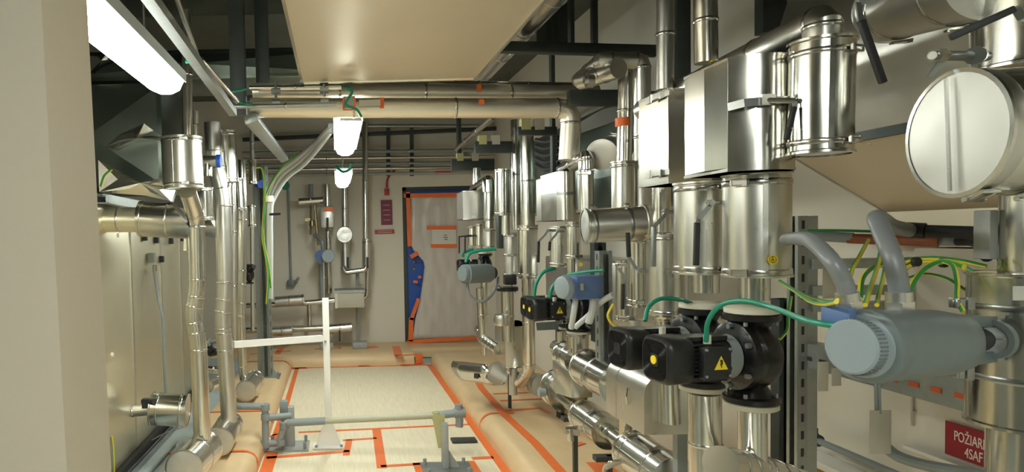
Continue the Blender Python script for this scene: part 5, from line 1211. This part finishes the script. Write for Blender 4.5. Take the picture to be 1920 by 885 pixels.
k = MB(); q = V((XHd, 3.08, P(1140, 762, 3.08).z)); k.lathe(q-V((0, 0, .02)), (0, 0, 1), [(0, 0), (.036, 0), (.036, .04), (0, .04)], 16); tag(k.build('pipe_clamp', 'rubber'), 'black clamp on the short upright pipe above the lower header', 'clamp')
def support(x, y, z, label):
    t = T('pipe_support', label, 'support', (x, y, H+.005)); k = MB(); k.box((x-.012, y-.012, H+.005), (x+.012, y+.012, z)); k.build('leg', 'galvdark', t)
    k = MB(); k.box((x-.07, y-.02, z-.025), (x+.07, y+.03, z)); k.build('saddle', 'galvdark', t); return t
support(XHd-.03, 3.2, ZLo-.085, 'dark support under the lower header near the upright pipe')
support(XHd+.03, 2.9, ZLo-.10, 'dark support under the largest barrel of the lower header')
support(XHd, 3.75, ZLo-.045, 'dark support under the far half of the lower header')
vv = T('drain_valve', 'small drain valve with a bright handle below the banded barrel', 'valve', P(1070, 828, 3.5))
k = MB(); k.tube([P(1068, 798, 3.5), P(1070, 826, 3.5)], .018, 10); k.tube([P(1058, 808, 3.5), P(1086, 812, 3.5)], .016, 10); k.build('body', 'alud', vv)
k = MB(); k.bar(P(1060, 803, 3.45), P(1084, 800, 3.45), .014, .006, (0, 0, 1)); k.build('handle', 'band', vv)
vv = T('drain_valve', 'small drain valve with a curved handle below the largest barrel', 'valve', P(1140, 880, 2.9))
k = MB(); k.tube([P(1135, 876, 2.9), P(1168, 862, 2.9)], .013, 10); k.build('body', 'alud', vv)
k = MB(); k.tube(spline([P(1132, 885, 2.88), P(1134, 874, 2.85), P(1146, 866, 2.82), P(1165, 864, 2.82)]), .006, 8); k.build('handle', 'band', vv)

# ================================================================== far group (5 to 6.5 m away)
pump('farthest black pump on the right, in front of the taped door', P(905, 497, 6.45), AX, .95, badge=None)
cable('green cable arching over the far grey actuator', [P(873, 492, 5.0), P(880, 476, 5.0), P(900, 470, 5.0), P(930, 467, 5.0)], .012)
cable('shorter green cable at the farthest pump', [P(867, 482, 6.2), P(870, 473, 6.2), P(888, 468, 6.2)], .014)
fa2 = T('valve_actuator', 'far grey actuator hanging with a looped grey hose below it', 'actuator', P(890, 530, 4.9))
q0, q1 = P(866, 514, 4.85), P(918, 512, 4.98); d = (q1-q0).normalized(); L = (q1-q0).length
MB().lathe(q0, d, [(0, 0), (.05, 0), (.056, .008), (.06, .03), (.07, .032), (.07, L-.02), (.06, L), (0, L)], 30, sup=2.8).build('housing', 'greyact', fa2)
k = MB(); k.tube([q1, q1+d*.04], .045, 16); k.build('coupling', 'rubber', fa2)
flexconduit('grey hose looping below the far grey actuator', [P(876, 532, 4.9), P(880, 552, 4.9), P(896, 565, 4.9), P(915, 560, 4.9), P(930, 540, 4.95), P(934, 520, 5.0)], .011, 'flex', ends=False)
boxm(868, 0, 358, 412, 6.0, .3, .20, 'far square box cover with a tiny white label', m='alud', bulge=.01)
k = MB(); k.obox(P(888, 407, 5.98), (1, 0, 0), (0, 1, 0), (0, 0, 1), .018, .003, .012); tag(k.build('white_label', 'white'), 'tiny white label on the far square box cover', 'label')
pipe('far upright pipe entering the square box cover', [P(894, 360, 6.1), P(894, 315, 6.1)], .038, m='alu', bands=False)
pipe('far mitred pipe beside the square box cover', [P(890, 355, 6.2), P(915, 340, 5.7), P(916, 360, 5.7)], .05, m='alu', rad=.01, n=1, bands=False)
vcan(917, 350, 428, 5.8, 19, 'slim far cover right of the square box cover', m='alu', straps=(.2, .95))
vcan(885, 424, 464, 6.1, 15, 'leftmost of the small far covers above the grey actuator', m='alu')
vcan(898, 420, 464, 6.0, 15, 'second from left of the small far covers above the grey actuator', m='alu')
vcan(917, 430, 466, 5.8, 24, 'widest and darkest of the small far covers above the grey actuator', m='alud')
for x, l in ((861, 'left'), (872, 'right')): k = MB(); k.bar(P(x, 443, 5.9), P(x, 475, 5.9), .012, .01, (1, 0, 0)); k.tube([P(x, 444, 5.9), P(x+22, 441, 6.05)], .006, 8); tag(k.build('valve_lever', 'rubber'), l+' of two thin black levers in front of the plastic sheet', 'lever')
vcan(942, 318, 404, 5.2, 29, 'far upright cover left of the tallest far pipe', m='alu', straps=(.05, .95))
pipe('pipe below the far upright cover', [P(948, 440, 5.2), P(948, 404, 5.2)], RR(16, 5.2), m='alu', bands=False)
pipe('left of the two tallest far pipes', [P(968, 430, 5.3), P(966, 225, 5.3)], RR(17, 5.3), m='alu', step=.9)
pipe('right and thickest of the two tallest far pipes', [P(990, 424, 5.0), P(987, 255, 5.0)], RR(26, 5.0), m='alu', step=.9)
vcan(989, 422, 522, 5.0, 38, 'wide sleeve on the thickest far pipe', m='alu', straps=(.08, .92), latch=(-.4, -.9, 0))
vcan(957, 436, 520, 5.3, 26, 'narrow darker cover left of the wide sleeve', m='alud', straps=(.06, .5, .93), latch=(-.2, -.9, 0))
k = MB(); k.obox(P(939, 430, 5.6), (1, 0, 0), (0, 1, 0), (0, 0, 1), .03, .04, .16); tag(k.build('dark_box', 'galvdark', bevel=.005), 'dark upright box between the far covers', 'box')
k = MB(); k.obox(P(956, 524, 5.2), (1, 0, 0), (0, 1, 0), (0, 0, 1), .045, .04, .04); tag(k.build('pump_head', 'black', bevel=.008), 'small black box under the narrow darker cover', 'motor')
flt = T('flange', 'black flange pair below the small black box', 'flange', P(952, 545, 5.2)); flange(flt, P(951, 538, 5.2), V((0, 0, -1)), .085, .03)
pipe('far upright pipe continuing below the black flanges', [P(953, 640, 5.2), P(951, 545, 5.2)], RR(24, 5.2), m='alu', step=.3)
k = MB(); k.lathe(P(940, 600, 5.0)-V((0, 0, .0)), (0, 0, 1), [(0, -.05), (.05, -.04), (.06, 0), (.05, .04), (0, .05)], 20); tag(k.build('pipe_elbow', 'alud'), 'rounded pipe elbow left of the far pipe below the flanges', 'pipe')
pipe('long upright pipe from the wide sleeve down to the low elbow', [P(975, 718, 5.2), P(992, 695, 5.0), P(990, 522, 5.0)], RR(23, 5.0), m='alu', rad=.05, step=.5)
bx4 = boxm(948, 0, 612, 690, 5.25, .35, .20, 'plain box cover behind the long upright far pipe', m='aluw', bulge=.01)
pipe('slim pipe rising from the far low elbow beside the door', [P(905, 640, 5.7), P(900, 540, 5.7)], .035, m='alu', step=.4)
pipe('small ribbed elbow near the bottom right corner of the door', [P(898, 618, 5.9), P(906, 636, 5.7), P(935, 655, 5.4)], .045, m='alu', rad=.05, step=.08)
hp = T('opened_pipe_cover', 'half open bent pipe cover lying on the right paper ledge', 'pipe insulation', P(905, 722, 5.4))
k = MB(); A_ = P(868, 692, 5.75); B_ = P(932, 700, 5.25); d = (B_-A_).normalized(); a, b = frame(d); R = []
for i in range(6):
    row = []
    for j in range(15):
        th = math.radians(165)+math.radians(245)*j/14; u = i/5
        if i == 5: u += .06*math.sin(j*1.7)
        if i == 0: u -= .10*math.cos(j*.45)
        row.append(k.bm.verts.new(A_.lerp(B_, u)+(a*math.cos(th)+b*math.sin(th))*.098))
    R.append(row)
for i in range(5):
    for j in range(14): k.face((R[i][j], R[i][j+1], R[i+1][j+1], R[i+1][j]))
o = k.build('shell', 'alu', hp, smooth=60); so = o.modifiers.new('thickness', 'SOLIDIFY'); so.thickness = .004
k = MB(); k.lathe(B_, d, [(0, -.01), (.06, -.01), (.09, 0), (.095, .006), (0, .006)], 28); k.build('end_disc', 'alud', hp)
k = MB(); k.obox(P(893, 705, 5.35), d, d.cross(V((0, 0, 1))), (0, 0, 1), .03, .004, .02); k.build('dark_label', 'rubber', hp)
can('dull round pipe end facing the viewer low beside the half open cover', P(1020, 724, 5.05), P(985, 714, 5.7), .085, m='alud', capm='alud', straps=(.3,))
support(P(955, 700, 5.5).x, 5.5, .45, 'dark support low between the half open cover and the dull pipe end')
vert(962, 690, 740, 5.4, 16, 'pale short upright pipe between the two low far barrels', m='cap', bands=False)
vert(909, 512, 665, 6.45, 16, 'thin upright pipe close to the right edge of the door sheet', m='alu')

pipe('short pipe above the farthest pump joining it to the small far covers', [P(909, 482, 6.45), P(909, 462, 6.45)], .036, m='alu', bands=False)
